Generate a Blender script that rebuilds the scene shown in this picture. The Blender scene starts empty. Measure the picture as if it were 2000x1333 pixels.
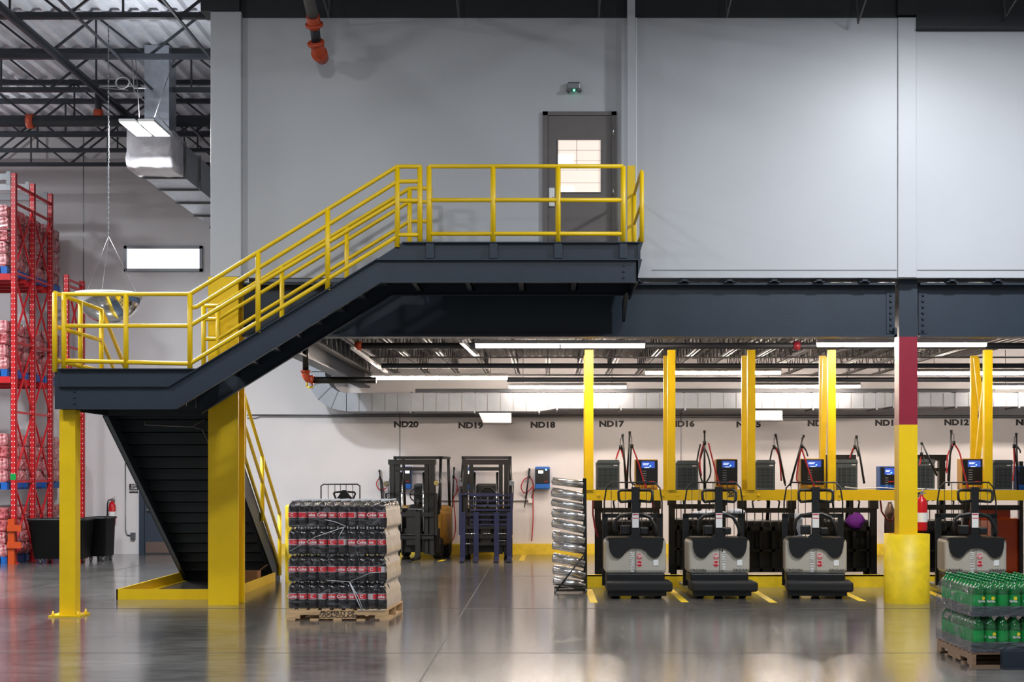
import bpy, math, random
from mathutils import Vector, Matrix
random.seed(7)
C = bpy.context.scene.collection
PI = math.pi
# ------------------------------------------------------------------ camera, world, lights, exposure
HC = 1.71                     # camera height
sc = bpy.context.scene
cd = bpy.data.cameras.new('camera'); cam = bpy.data.objects.new('camera', cd); C.objects.link(cam)
cam.location = (0, 0, HC); cam.rotation_euler = (PI/2, 0, 0)
cd.sensor_width = 36; cd.lens = 54; cd.shift_x = -0.035; cd.shift_y = 0.12925
cd.clip_end = 200
sc.camera = cam
sc.view_settings.view_transform = 'Standard'; sc.view_settings.look = 'None'
sc.view_settings.gamma = 1; sc.view_settings.use_curve_mapping = False
sc.view_settings.exposure = 0.0
w = bpy.data.worlds.new('world'); sc.world = w; w.use_nodes = True
w.node_tree.nodes['Background'].inputs[0].default_value = (0.93, 0.96, 1.0, 1)
w.node_tree.nodes['Background'].inputs[1].default_value = 0.25

def area(name, loc, size, power, col=(0.90, 0.95, 1.0), rot=(0, 0, 0), spread=PI):
    l = bpy.data.lights.new(name, 'AREA'); l.shape = 'RECTANGLE'; l.size, l.size_y = size
    l.energy = power; l.color = col; l.spread = spread
    o = bpy.data.objects.new(name, l); C.objects.link(o); o.location = loc; o.rotation_euler = rot
    return o
X0L = (276-1070)*23/3000
# hall high bays outside the frame
def bulb(loc, power):
    l = bpy.data.lights.new('high_bay_bulb', 'POINT'); l.energy = power; l.shadow_soft_size = 0.28; l.color = (0.86, 0.94, 1.0)
    o = bpy.data.objects.new('high_bay_bulb', l); C.objects.link(o); o.location = loc
bulb((5.9, 11.0, 7.9), 150)
area('high_bay_lamp', (5.4, 15.9, 7.7), (0.5, 0.5), 640)
area('high_bay_lamp', (-3.4, 11.0, 8.5), (0.7, 0.7), 380)
area('high_bay_lamp', (2.5, 9.0, 8.5), (0.7, 0.7), 420)
area('high_bay_lamp', (-9.0, 13.0, 8.5), (0.7, 0.7), 500)
area('high_bay_lamp', (-12.5, 24.0, 8.3), (0.7, 0.7), 500)
area('high_bay_lamp', (0.5, 1.0, 8.5), (0.7, 0.7), 400)
area('high_bay_lamp', (-9.2, 19.0, 7.6), (0.7, 0.7), 420)
area('aisle_lamp', (X0L, 23.2, 6.8), (0.5, 0.9), 1000)           # light of the lamp seen over the aisle
area('added_deck_uplight', (X0L, 23.25, 7.12), (0.3, 0.3), 30, rot=(PI, 0, 0))  # added upward fill to brighten the roof deck; the lamp has no such part
area('added_deck_uplight', (-12.6, 22.6, 6.9), (0.3, 0.3), 90, rot=(PI, 0, 0))  # unseen upward fill pair, added to lift the deck and upper aisle wall
area('added_deck_uplight', (-12.6, 28.6, 6.9), (0.3, 0.3), 110, rot=(PI, 0, 0))
area('high_bay_lamp', (-11.5, 28.5, 8.0), (0.7, 0.7), 70)  # weak unseen fill, added to brighten the aisle wall

# ------------------------------------------------------------------ materials
def sr(r, g, b):
    f = lambda c: (c/255/12.92) if c/255 <= 0.04045 else ((c/255+0.055)/1.055)**2.4
    return (f(r), f(g), f(b), 1)
def mat(name, rgb, rough=0.5, metal=0.0, noise=0.0, nscale=6.0, bump=0.0, bscale=60.0, coat=0.0, emit=None, es=0.0, spec=0.5, trans=0.0, alpha=1.0, stretch=(1, 1, 1)):
    m = bpy.data.materials.new(name); m.use_nodes = True
    nt = m.node_tree; b = nt.nodes['Principled BSDF']
    col = sr(*rgb) if max(rgb) > 1.001 else (*rgb, 1)
    b.inputs['Base Color'].default_value = col
    b.inputs['Roughness'].default_value = rough; b.inputs['Metallic'].default_value = metal
    b.inputs['Coat Weight'].default_value = coat; b.inputs['Specular IOR Level'].default_value = spec
    b.inputs['Transmission Weight'].default_value = trans; b.inputs['Alpha'].default_value = alpha
    if emit:
        b.inputs['Emission Color'].default_value = (*emit, 1); b.inputs['Emission Strength'].default_value = es
    tc = nt.nodes.new('ShaderNodeTexCoord'); mp = nt.nodes.new('ShaderNodeMapping')
    nt.links.new(tc.outputs['Object'], mp.inputs[0]); mp.inputs['Scale'].default_value = stretch
    if noise > 0:
        n = nt.nodes.new('ShaderNodeTexNoise'); n.inputs['Scale'].default_value = nscale; n.inputs['Detail'].default_value = 5
        nt.links.new(mp.outputs[0], n.inputs['Vector'])
        r = nt.nodes.new('ShaderNodeValToRGB')
        r.color_ramp.elements[0].position = 0.3; r.color_ramp.elements[1].position = 0.7
        r.color_ramp.elements[0].color = tuple(c*(1-noise) for c in col[:3]) + (1,)
        r.color_ramp.elements[1].color = tuple(min(1, c*(1+noise)) for c in col[:3]) + (1,)
        nt.links.new(n.outputs['Fac'], r.inputs[0]); nt.links.new(r.outputs[0], b.inputs['Base Color'])
    if bump > 0:
        n2 = nt.nodes.new('ShaderNodeTexNoise'); n2.inputs['Scale'].default_value = bscale; n2.inputs['Detail'].default_value = 3
        nt.links.new(mp.outputs[0], n2.inputs['Vector'])
        bp = nt.nodes.new('ShaderNodeBump'); bp.inputs['Strength'].default_value = bump; bp.inputs['Distance'].default_value = 0.02
        nt.links.new(n2.outputs['Fac'], bp.inputs['Height']); nt.links.new(bp.outputs[0], b.inputs['Normal'])
    return m
M = {}
M['yellow'] = mat('yellow_paint', (230, 190, 0), 0.42, noise=0.06, nscale=3, bump=0.05, bscale=40)
M['yellow_old'] = mat('yellow_worn_paint', (216, 184, 10), 0.5, noise=0.12, nscale=8)
M['navy'] = mat('navy_paint', (33, 44, 57), 0.45, noise=0.08, nscale=2.5, bump=0.05, bscale=50)
M['navydk'] = mat('dark_navy_paint', (32, 40, 50), 0.5, noise=0.1, nscale=2.5)
M['girder'] = mat('near_black_girder_paint', (15, 19, 25), 0.6)
M['maroon'] = mat('maroon_paint', (136, 28, 48), 0.4, noise=0.05)
M['steelblk'] = mat('blackened_joist_steel', (40, 43, 50), 0.5, noise=0.1)
M['primer'] = mat('grey_joist_primer', (92, 90, 90), 0.45, noise=0.1)
M['wallwhite'] = mat('white_wall_panel', (176, 177, 181), 0.42, noise=0.02, nscale=1.2, bump=0.04, bscale=90)
M['black'] = mat('black_plastic', (17, 18, 19), 0.38, noise=0.1)
M['blackmat'] = mat('black_rubber', (15, 15, 16), 0.75, noise=0.1)
M['blackmetal'] = mat('black_metal', (19, 18, 17), 0.45, metal=0.1, noise=0.1)
M['greymetal'] = mat('grey_metal', (120, 122, 125), 0.4, metal=0.7)
M['galv'] = mat('galvanised_sheet', (190, 196, 204), 0.33, metal=0.85, noise=0.1, nscale=9, bump=0.05, bscale=7)
M['duct'] = mat('dull_galvanised_duct', (128, 132, 138), 0.5, metal=0.75, noise=0.06, nscale=5)
M['chrome'] = mat('bright_chrome', (215, 215, 215), 0.12, metal=1.0)
M['foil'] = mat('silver_film', (236, 234, 232), 0.22, metal=0.85, noise=0.05, nscale=4, bump=0.03, bscale=10)
M['white'] = mat('white_enamel', (222, 222, 222), 0.4)
M['paper'] = mat('white_paper', (225, 225, 222), 0.7)
M['orange'] = mat('orange_pipe_fitting', (190, 72, 38), 0.45, noise=0.1)
M['red'] = mat('red_rack_paint', (196, 28, 34), 0.4, noise=0.08)
M['redgloss'] = mat('red_gloss_paint', (190, 20, 30), 0.25)
M['blue'] = mat('blue_plastic', (20, 92, 175), 0.45)
M['wood'] = mat('pallet_pine', (196, 160, 118), 0.7, noise=0.22, nscale=9, stretch=(.6, 6, 6), bump=0.15, bscale=20)
M['woodold'] = mat('weathered_pallet_wood', (140, 112, 88), 0.75, noise=0.3, nscale=9, stretch=(.6, 6, 6), bump=0.2, bscale=20)
M['card'] = mat('brown_cardboard', (150, 106, 66), 0.8, noise=0.1)
M['beige'] = mat('beige_truck_paint', (176, 170, 158), 0.35, noise=0.04, coat=0.3)
M['orangetr'] = mat('orange_truck_paint', (190, 70, 20), 0.4)
M['cathi'] = mat('amber_truck_paint', (206, 150, 22), 0.4, noise=0.06)
M['amberdk'] = mat('worn_amber_paint', (150, 108, 22), 0.5, noise=0.15)
M['slate'] = mat('slate_cabinet_paint', (76, 84, 86), 0.5, noise=0.08)
M['darkblue'] = mat('dark_blue_steel', (32, 38, 74), 0.4, noise=0.1)
M['doorbrown'] = mat('taupe_door_paint', (96, 90, 88), 0.45, noise=0.05)
M['doornavy'] = mat('navy_door_paint', (44, 54, 68), 0.45, noise=0.05)
M['tube'] = mat('lit_tube_diffuser', (255, 255, 255), 0.4, emit=(1.0, 0.85, 0.73), es=150)
M['led'] = mat('lit_led_panel', (255, 255, 255), 0.4, emit=(0.95, 0.97, 1.0), es=14)
M['green_led'] = mat('lit_green_indicator', (60, 220, 140), 0.4, emit=(0.1, 0.9, 0.45), es=6)
M['blue_led'] = mat('lit_blue_indicator', (60, 90, 255), 0.4, emit=(0.10, 0.30, 1.0), es=5)
M['screen'] = mat('lit_blue_screen', (40, 70, 170), 0.3, emit=(0.05, 0.12, 0.55), es=0.6)
M['screenw'] = mat('lit_screen_lettering', (230, 240, 255), 0.3, emit=(0.85, 0.95, 1.0), es=1.6)
M['cola'] = mat('dark_cola_bottle', (22, 12, 12), 0.08, coat=0.6)
M['label_red'] = mat('red_bottle_label', (205, 22, 38), 0.35)
M['label_silver'] = mat('silver_label_edge', (200, 190, 192), 0.35, metal=0.3)
M['capw'] = mat('silver_bottle_cap', (196, 196, 198), 0.4)
M['lime'] = mat('green_soda_bottle', (0, 96, 40), 0.1, coat=0.6)
M['limelab'] = mat('green_bottle_label', (10, 146, 66), 0.3)
M['limecap'] = mat('green_bottle_cap', (0, 120, 62), 0.4)
M['yellowlem'] = mat('yellow_lemon_print', (236, 214, 40), 0.4)
M['case'] = mat('red_shrinkwrapped_case', (205, 120, 122), 0.3, noise=0.55, nscale=9, bump=0.5, bscale=14, coat=0.5, stretch=(1, 1, 2.2))
M['cased'] = mat('crimson_shrinkwrapped_case', (188, 50, 60), 0.3, noise=0.5, nscale=8, bump=0.7, bscale=15, coat=0.4)
M['purple'] = mat('purple_cloth', (120, 40, 160), 0.7)
M['cloth'] = mat('white_folded_plastic', (200, 200, 204), 0.5, noise=0.15, nscale=10, bump=0.4, bscale=14)
M['redcable'] = mat('red_cable_jacket', (176, 34, 36), 0.45)
M['sticker'] = mat('red_round_sticker', (190, 18, 36), 0.4)
M['stickerpink'] = mat('pink_sticker_rim', (226, 160, 160), 0.5)
M['ink'] = mat('black_wall_lettering', (40, 36, 36), 0.6)
M['brownplate'] = mat('brown_kick_plate', (118, 98, 90), 0.35, metal=0.4)
M['film_sheen'] = mat('light_catching_shrink_side', (196, 178, 156), 0.35, noise=0.14, nscale=8, bump=0.6, bscale=9, coat=0.3)  # opaque pale beige stands in for light caught by the side wrap

def casemat(name, lo, hi, sc):
    m = mat(name, hi, 0.3, coat=0.4, bump=0.5, bscale=13, stretch=(1, 1, 1.6)); nt = m.node_tree; b = nt.nodes['Principled BSDF']
    n = nt.nodes.new('ShaderNodeTexNoise'); n.inputs['Scale'].default_value = sc; n.inputs['Detail'].default_value = 6; n.inputs['Distortion'].default_value = 1.0
    tc = nt.nodes.new('ShaderNodeTexCoord'); nt.links.new(tc.outputs['Object'], n.inputs['Vector'])
    r = nt.nodes.new('ShaderNodeValToRGB'); r.color_ramp.elements[0].position = .36; r.color_ramp.elements[1].position = .62
    r.color_ramp.elements[0].color = sr(*lo); r.color_ramp.elements[1].color = sr(*hi)
    nt.links.new(n.outputs['Fac'], r.inputs[0]); nt.links.new(r.outputs[0], b.inputs['Base Color']); return m
M['case'] = casemat('red_shrinkwrapped_case', (160, 40, 52), (226, 172, 172), 8)
M['cased'] = casemat('crimson_shrinkwrapped_case', (130, 22, 34), (214, 120, 122), 9)
def film(name, a, tint=(0.9, 0.93, 1.0)):
    m = bpy.data.materials.new(name); m.use_nodes = True; nt = m.node_tree; nt.nodes.clear()
    o = nt.nodes.new('ShaderNodeOutputMaterial'); mx = nt.nodes.new('ShaderNodeMixShader')
    t = nt.nodes.new('ShaderNodeBsdfTransparent'); g = nt.nodes.new('ShaderNodeBsdfPrincipled')
    g.inputs['Base Color'].default_value = (*tint, 1); g.inputs['Roughness'].default_value = 0.2
    tc = nt.nodes.new('ShaderNodeTexCoord'); mp = nt.nodes.new('ShaderNodeMapping'); mp.inputs['Scale'].default_value = (1, 1, 3.2)
    mp.inputs['Rotation'].default_value = (0.0, 0.35, 0.0)
    n = nt.nodes.new('ShaderNodeTexNoise'); n.inputs['Scale'].default_value = 5.5; n.inputs['Detail'].default_value = 6; n.inputs['Distortion'].default_value = 1.2
    nt.links.new(tc.outputs['Object'], mp.inputs[0]); nt.links.new(mp.outputs[0], n.inputs['Vector'])
    r = nt.nodes.new('ShaderNodeMapRange'); r.inputs[1].default_value = 0.52; r.inputs[2].default_value = 0.75
    r.inputs[3].default_value = a*0.35; r.inputs[4].default_value = min(1, a*2.6)
    nt.links.new(n.outputs['Fac'], r.inputs[0]); nt.links.new(r.outputs[0], mx.inputs[0])
    bp = nt.nodes.new('ShaderNodeBump'); bp.inputs['Strength'].default_value = 0.9; bp.inputs['Distance'].default_value = 0.03
    nt.links.new(n.outputs['Fac'], bp.inputs['Height']); nt.links.new(bp.outputs[0], g.inputs['Normal'])
    nt.links.new(t.outputs[0], mx.inputs[1]); nt.links.new(g.outputs[0], mx.inputs[2]); nt.links.new(mx.outputs[0], o.inputs[0])
    return m
M['film'] = film('clear_stretch_film', 0.06)
M['filmgs'] = film('faint_stretch_film', 0.03, (0.6, 0.7, 0.65))
M['filmg'] = film('cloudy_stretch_film', 0.5, (0.15, 0.15, 0.18))

M['bandg'] = film('dense_grey_film_band', 2.0, (0.10, 0.10, 0.125))

def floor_mat():
    m = bpy.data.materials.new('polished_concrete'); m.use_nodes = True; nt = m.node_tree; b = nt.nodes['Principled BSDF']
    tc = nt.nodes.new('ShaderNodeTexCoord')
    def noise(scale, st, det=6):
        mp = nt.nodes.new('ShaderNodeMapping'); mp.inputs['Scale'].default_value = st
        nt.links.new(tc.outputs['Object'], mp.inputs[0])
        n = nt.nodes.new('ShaderNodeTexNoise'); n.inputs['Scale'].default_value = scale; n.inputs['Detail'].default_value = det
        nt.links.new(mp.outputs[0], n.inputs['Vector']); return n
    n1 = noise(0.5, (1, 1, 1)); n2 = noise(6, (0.5, 1.4, 1)); n3 = noise(90, (1, 1, 1), 2)
    r = nt.nodes.new('ShaderNodeValToRGB'); r.color_ramp.elements[0].position = 0.32; r.color_ramp.elements[1].position = 0.68
    r.color_ramp.elements[0].color = sr(60, 58, 57); r.color_ramp.elements[1].color = sr(116, 113, 109)
    add = nt.nodes.new('ShaderNodeMath'); add.operation = 'ADD'
    mu = nt.nodes.new('ShaderNodeMath'); mu.operation = 'MULTIPLY'; mu.inputs[1].default_value = 0.5
    mu2 = nt.nodes.new('ShaderNodeMath'); mu2.operation = 'MULTIPLY'; mu2.inputs[1].default_value = 0.5
    nt.links.new(n1.outputs['Fac'], mu.inputs[0]); nt.links.new(n2.outputs['Fac'], mu2.inputs[0])
    nt.links.new(mu.outputs[0], add.inputs[0]); nt.links.new(mu2.outputs[0], add.inputs[1]); nt.links.new(add.outputs[0], r.inputs[0])
    nt.links.new(r.outputs[0], b.inputs['Base Color'])
    rr = nt.nodes.new('ShaderNodeMapRange'); rr.inputs[3].default_value = 0.14; rr.inputs[4].default_value = 0.152
    nt.links.new(n2.outputs['Fac'], rr.inputs[0]); nt.links.new(rr.outputs[0], b.inputs['Roughness'])
    b.inputs['Specular IOR Level'].default_value = 0.85
    bp = nt.nodes.new('ShaderNodeBump'); bp.inputs['Strength'].default_value = 0.012; bp.inputs['Distance'].default_value = 0.01
    return m
M['floor'] = floor_mat()
M['joint'] = mat('dark_floor_joint', (62, 60, 58), 0.6)

# ------------------------------------------------------------------ mesh helpers
def W(px, py, Y): return Vector(((px-1070)*Y/3000, Y, HC+(925-py)*Y/3000))
def X_(px, Y): return (px-1070)*Y/3000
def Z_(py, Y): return HC+(925-py)*Y/3000

class MB:
    def __init__(s): s.v = []; s.f = []; s.mi = []; s.sm = []; s.m = 0; s.smooth = False
    def face(s, idx): s.f.append(idx); s.mi.append(s.m); s.sm.append(s.smooth)
    def box(s, a, b, c=None):
        (x0, y0, z0), (x1, y1, z1) = a, b
        x0, x1 = min(x0, x1), max(x0, x1); y0, y1 = min(y0, y1), max(y0, y1); z0, z1 = min(z0, z1), max(z0, z1)
        k = len(s.v)
        s.v += [Vector(p) for p in ((x0,y0,z0),(x1,y0,z0),(x1,y1,z0),(x0,y1,z0),(x0,y0,z1),(x1,y0,z1),(x1,y1,z1),(x0,y1,z1))]
        sm = s.smooth; s.smooth = False
        for q in ((0,3,2,1),(4,5,6,7),(0,1,5,4),(1,2,6,5),(2,3,7,6),(3,0,4,7)): s.face([k+i for i in q])
        s.smooth = sm; return s
    def bar(s, p, q, w, h, up=(0, 0, 1)):
        p, q = Vector(p), Vector(q); d = (q-p).normalized(); u = Vector(up)
        if abs(d.dot(u)) > 0.99: u = Vector((0, 1, 0))
        sd = d.cross(u).normalized(); u = sd.cross(d).normalized()
        k = len(s.v)
        for e in (p, q):
            for a, b in ((-1,-1),(1,-1),(1,1),(-1,1)): s.v.append(e+sd*(a*w/2)+u*(b*h/2))
        sm = s.smooth; s.smooth = False
        for r in ((0,1,2,3),(7,6,5,4),(0,4,5,1),(1,5,6,2),(2,6,7,3),(3,7,4,0)): s.face([k+i for i in r])
        s.smooth = sm; return s
    def tube(s, pts, r, n=8, r2=None, closed=False):
        pts = [Vector(p) for p in pts]; m = len(pts); k = len(s.v)
        rs = [r if r2 is None else r+(r2-r)*i/(m-1) for i in range(m)]
        nrm = None
        for i, p in enumerate(pts):
            if closed: d = pts[(i+1) % m]-pts[i-1]
            elif i == 0: d = pts[1]-p
            elif i == m-1: d = p-pts[i-1]
            else: d = (pts[i+1]-p).normalized()+(p-pts[i-1]).normalized()
            d = d.normalized() if d.length > 1e-9 else Vector((0, 0, 1))
            if nrm is None:
                nrm = d.cross(Vector((0, 0, 1)) if abs(d.z) < .9 else Vector((0, 1, 0))).normalized()
            else:
                nrm = (nrm-d*nrm.dot(d)); nrm = nrm.normalized() if nrm.length > 1e-6 else d.orthogonal().normalized()
            b = d.cross(nrm)
            for j in range(n):
                a = 2*PI*j/n; s.v.append(p+(nrm*math.cos(a)+b*math.sin(a))*rs[i])
        sm = s.smooth; s.smooth = True
        for i in range(m if closed else m-1):
            i2 = (i+1) % m
            for j in range(n): s.face([k+i*n+j, k+i*n+(j+1) % n, k+i2*n+(j+1) % n, k+i2*n+j])
        s.smooth = False
        if not closed:
            s.face([k+j for j in range(n)][::-1]); s.face([k+(m-1)*n+j for j in range(n)])
        s.smooth = sm; return s
    def lathe(s, prof, n=16, o=(0, 0, 0), axis='z', cap=True):
        o = Vector(o); k = len(s.v); m = len(prof)
        for (r, h) in prof:
            for j in range(n):
                a = 2*PI*j/n; c, d = r*math.cos(a), r*math.sin(a)
                s.v.append(o+(Vector((c, d, h)) if axis == 'z' else Vector((h, c, d)) if axis == 'x' else Vector((c, h, d))))
        sm = s.smooth; s.smooth = True
        for i in range(m-1):
            for j in range(n):
                q = [k+i*n+j, k+i*n+(j+1) % n, k+(i+1)*n+(j+1) % n, k+(i+1)*n+j]
                s.face(q if axis != 'y' else q[::-1])
        s.smooth = False
        if cap:
            a = [k+j for j in range(n)]; b = [k+(m-1)*n+j for j in range(n)]
            s.face(a[::-1] if axis != 'y' else a); s.face(b if axis != 'y' else b[::-1])
        s.smooth = sm; return s
    def prism(s, poly, a, b, plane='xz'):
        """extrude a 2-D outline from a to b along the axis left out of plane"""
        k = len(s.v); n = len(poly)
        for d in (a, b):
            for (u, v) in poly:
                s.v.append(Vector((u, d, v)) if plane == 'xz' else Vector((d, u, v)) if plane == 'yz' else Vector((u, v, d)))
        sm = s.smooth; s.smooth = False
        s.face([k+i for i in range(n)]); s.face([k+n+i for i in range(n)][::-1])
        for i in range(n): s.face([k+i, k+n+i, k+n+(i+1) % n, k+(i+1) % n])
        s.smooth = sm; return s
    def quad(s, pts):
        k = len(s.v); s.v += [Vector(p) for p in pts]; s.face([k+i for i in range(len(pts))]); return s
    def mv(s, k, mtx):
        for i in range(k, len(s.v)): s.v[i] = mtx @ s.v[i]
    def build(s, name, m, parent=None, world=True, bevel=0.0):
        """world=True: vertices are world coordinates and the parent is an unrotated empty"""
        me = bpy.data.meshes.new(name)
        off = Vector((0, 0, 0))
        if parent is None:
            xs = [v.x for v in s.v]; ys = [v.y for v in s.v]; zs = [v.z for v in s.v]
            off = Vector(((min(xs)+max(xs))/2, (min(ys)+max(ys))/2, min(zs)))
        elif world:
            p = parent
            while p.parent: p = p.parent
            off = Vector(p.location)
        me.from_pydata([tuple(v-off) for v in s.v], [], s.f)
        for mm in (m if isinstance(m, (list, tuple)) else [m]): me.materials.append(mm)
        me.polygons.foreach_set('material_index', s.mi)
        me.polygons.foreach_set('use_smooth', s.sm)
        import bmesh as _b
        bm = _b.new(); bm.from_mesh(me); _b.ops.recalc_face_normals(bm, faces=bm.faces); bm.to_mesh(me); bm.free()
        me.update()
        o = bpy.data.objects.new(name, me); C.objects.link(o)
        if parent is None: o.location = off
        else: o.parent = parent
        if bevel:
            bv = o.modifiers.new('bevel', 'BEVEL'); bv.width = bevel; bv.segments = 2; bv.limit_method = 'ANGLE'
        return o
def tag(o, label=None, cat=None, group=None, kind=None):
    if label: o['label'] = label
    if cat: o['category'] = cat
    if group: o['group'] = group
    if kind: o['kind'] = kind
    return o
def thing(name, label, cat, loc=(0, 0, 0), rz=0, group=None):
    o = bpy.data.objects.new(name, None); C.objects.link(o); o.empty_display_size = 0.1
    o.location = loc; o.rotation_euler = (0, 0, rz)
    return tag(o, label, cat, group)
def struct(o): o['kind'] = 'structure'; return o
def dup(root, loc=None, rz=None, label=None, group=None, parent=None):
    c = root.copy(); C.objects.link(c)
    if parent: c.parent = parent
    if loc is not None: c.location = loc
    if rz is not None: c.rotation_euler = (0, 0, rz)
    if label: c['label'] = label
    if group: c['group'] = group
    for ch in list(root.children): dup(ch, parent=c)
    return c
_txt = {}
def text(s, size, name='lettering', m=None, parent=None, loc=(0, 0, 0), rot=(PI/2, 0, 0), bold=0.0, sx=1.0, ext=0.001):
    """flat lettering as a mesh, centred on loc, facing -Y by default"""
    key = (s, size, bold, sx)
    if key not in _txt:
        cu = bpy.data.curves.new('t', 'FONT'); cu.body = s; cu.size = size; cu.align_x = 'CENTER'; cu.align_y = 'CENTER'
        cu.extrude = ext; cu.offset = bold; cu.resolution_u = 3
        to = bpy.data.objects.new('t', cu); C.objects.link(to)
        dg = bpy.context.evaluated_depsgraph_get()
        me = bpy.data.meshes.new_from_object(to.evaluated_get(dg)); bpy.data.objects.remove(to); bpy.data.curves.remove(cu)
        if sx != 1.0:
            for v in me.vertices: v.co.x *= sx
        _txt[key] = me
    me = _txt[key].copy(); me.name = name; me.materials.clear(); me.materials.append(m or M['ink'])
    o = bpy.data.objects.new(name, me); C.objects.link(o)
    if parent is not None:
        o.parent = parent
        p = parent
        while p.parent: p = p.parent
    o.location = loc; o.rotation_euler = rot
    return o
ORD = ['first','second','third','fourth','fifth','sixth','seventh','eighth','ninth','tenth','eleventh','twelfth','thirteenth','fourteenth','fifteenth','sixteenth','seventeenth','eighteenth','nineteenth','twentieth']
# ------------------------------------------------------------------ the setting
YM = 20.0      # plane of the mezzanine front
YB = 32.5      # back wall
m = MB(); m.box((-18, -6, -0.2), (14, YB+0.3, 0)); fl = struct(m.build('floor', M['floor']))
m = MB()
for x in (-7.6, -1.05, 5.6): m.box((x-.006, -6, 0), (x+.006, YB, 0.0012))
for y in (9.0, 14.6, 19.4, 25.5): m.box((-18, y-.008, 0), (14, y+.008, 0.0012))
j = m.build('trim_1', M['joint']); struct(j)
def wallmat_back():
    m_ = mat('painted_precast_wall', (214, 210, 210), 0.55, noise=0.03, nscale=1.5, bump=0.06, bscale=80); return m_
M['backwall'] = wallmat_back()
m = MB(); m.box((-18, YB, 0), (14, YB+.3, 9.2))
wb = struct(m.build('wall_back', M['backwall']))
m = MB()
for px in (163, 781, 1330, 1010): 
    if px == 1010: continue
    x = X_(px, YB); m.box((x-.012, YB-.004, 0), (x+.012, YB, 9 if px < 300 else 3.4))
sm_ = struct(m.build('trim_2', M['greymetal']))
m = MB(); m.box((-18.3, -6, 0), (-18, YB, 9.2)); struct(m.build('wall_left', M['backwall']))
# yellow kerb at the foot of the back wall
m = MB(); m.prism([(YB-.16, 0), (YB, 0), (YB, .22), (YB-.12, .22)], X_(545, YB), 9.0, 'yz'); struct(m.build('baseboard_back', M['yellow_old']))
# upper wall over the mezzanine
ZT = Z_(35, YM); ZW = Z_(543, YM)
m = MB(); m.box((-4.0, YM, ZW), (9.0, YM+.12, ZT)); wu = struct(m.build('wall_upper', M['wallwhite']))
m = MB(); m.box((X_(411, 19.9), YM-.1, ZW), (X_(471, 19.9), YM+.35, Z_(22, 19.9))); struct(m.build('trim_3', M['wallwhite'], bevel=.01))
m = MB(); m.box((X_(1753, YM), YM-.03, ZW), (X_(1789, YM), YM, ZT)); struct(m.build('trim_4', M['wallwhite'], bevel=.006))
# horizontal seam near the wall's foot, and vertical panel seams
m = MB(); m.box((1.35, YM-.004, Z_(528, YM)-.006), (X_(1751, YM), YM, Z_(528, YM)+.006)); m.box((X_(1791, YM), YM-.004, Z_(528, YM)-.006), (9, YM, Z_(528, YM)+.006))
struct(m.build('trim_5', M['greymetal']))
m = MB(); m.box((X_(1241, YM), YM-.02, Z_(473, YM)), (X_(1243.5, YM), YM, ZT)); struct(m.build('trim_6', M['white']))

# corrugated roof deck over the hall (flutes run in depth)
def deck(name, x0, x1, y0, y1, z, pitch, depth, m_):
    mb = MB(); k = 0; x = x0; pts = []
    while x < x1:
        pts += [(x, 0), (x+pitch*.32, 0), (x+pitch*.45, depth), (x+pitch*.87, depth)]; x += pitch
    for (a, d) in pts: mb.v += [Vector((a, y0, z+d)), Vector((a, y1, z+d))]
    for i in range(len(pts)-1): mb.face([2*i, 2*i+1, 2*i+3, 2*i+2])
    return struct(mb.build(name, m_))
M['deck'] = mat('white_roof_deck', (226, 228, 236), 0.45, noise=0.1, nscale=3)
M['deckdk'] = mat('grey_floor_deck', (96, 92, 90), 0.5, noise=0.25, nscale=5)
deck('ceiling', -18, 14, -2, YB+.2, 8.86, 0.30, 0.06, M['deck'])
# mezzanine slab seen from below
deck('ceiling', -3.95, 9, YM+.5, YB, 4.16, 0.16, 0.045, M['deckdk'])
m = MB(); m.box((-3.95, YM+.3, 4.24), (9, YB, 4.33)); struct(m.build('trim_7', M['greymetal']))

# dark roof girder above the mezzanine wall
t = thing('roof_girder', 'dark navy roof girder running along the top of the upper white wall', 'girder', (-4, YM, ZT))
m = MB(); m.box((X_(471, YM), YM-.02, ZT), (X_(1750, YM), YM+.12, 8.84)); m.build('web', M['girder'], t)
m = MB(); m.box((X_(411, YM)-.1, YM-.12, Z_(22, 19.9)), (X_(471, YM), YM+.3, 8.84)); m.build('end_plate', M['girder'], t)
t = thing('roof_girder', 'deep dark girder at the top right corner, right of the white column strip', 'girder', (5, YM, ZT))
m = MB(); m.box((X_(1788, YM), YM-.05, Z_(58, YM)), (9, YM+.12, 8.84)); m.build('web', M['girder'], t)
m = MB(); m.box((X_(1788, YM), YM-.16, Z_(58, YM)-.02), (9, YM+.12, Z_(58, YM))); m.build('bottom_flange', M['girder'], t)
t = thing('roof_girder', 'dark girder stub above the right white column strip', 'girder', (4.7, YM, ZT))
m = MB(); m.box((X_(1750, YM), YM-.10, ZT+.02), (X_(1788, YM), YM+.12, 8.84)); m.build('web', M['girder'], t)

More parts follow.
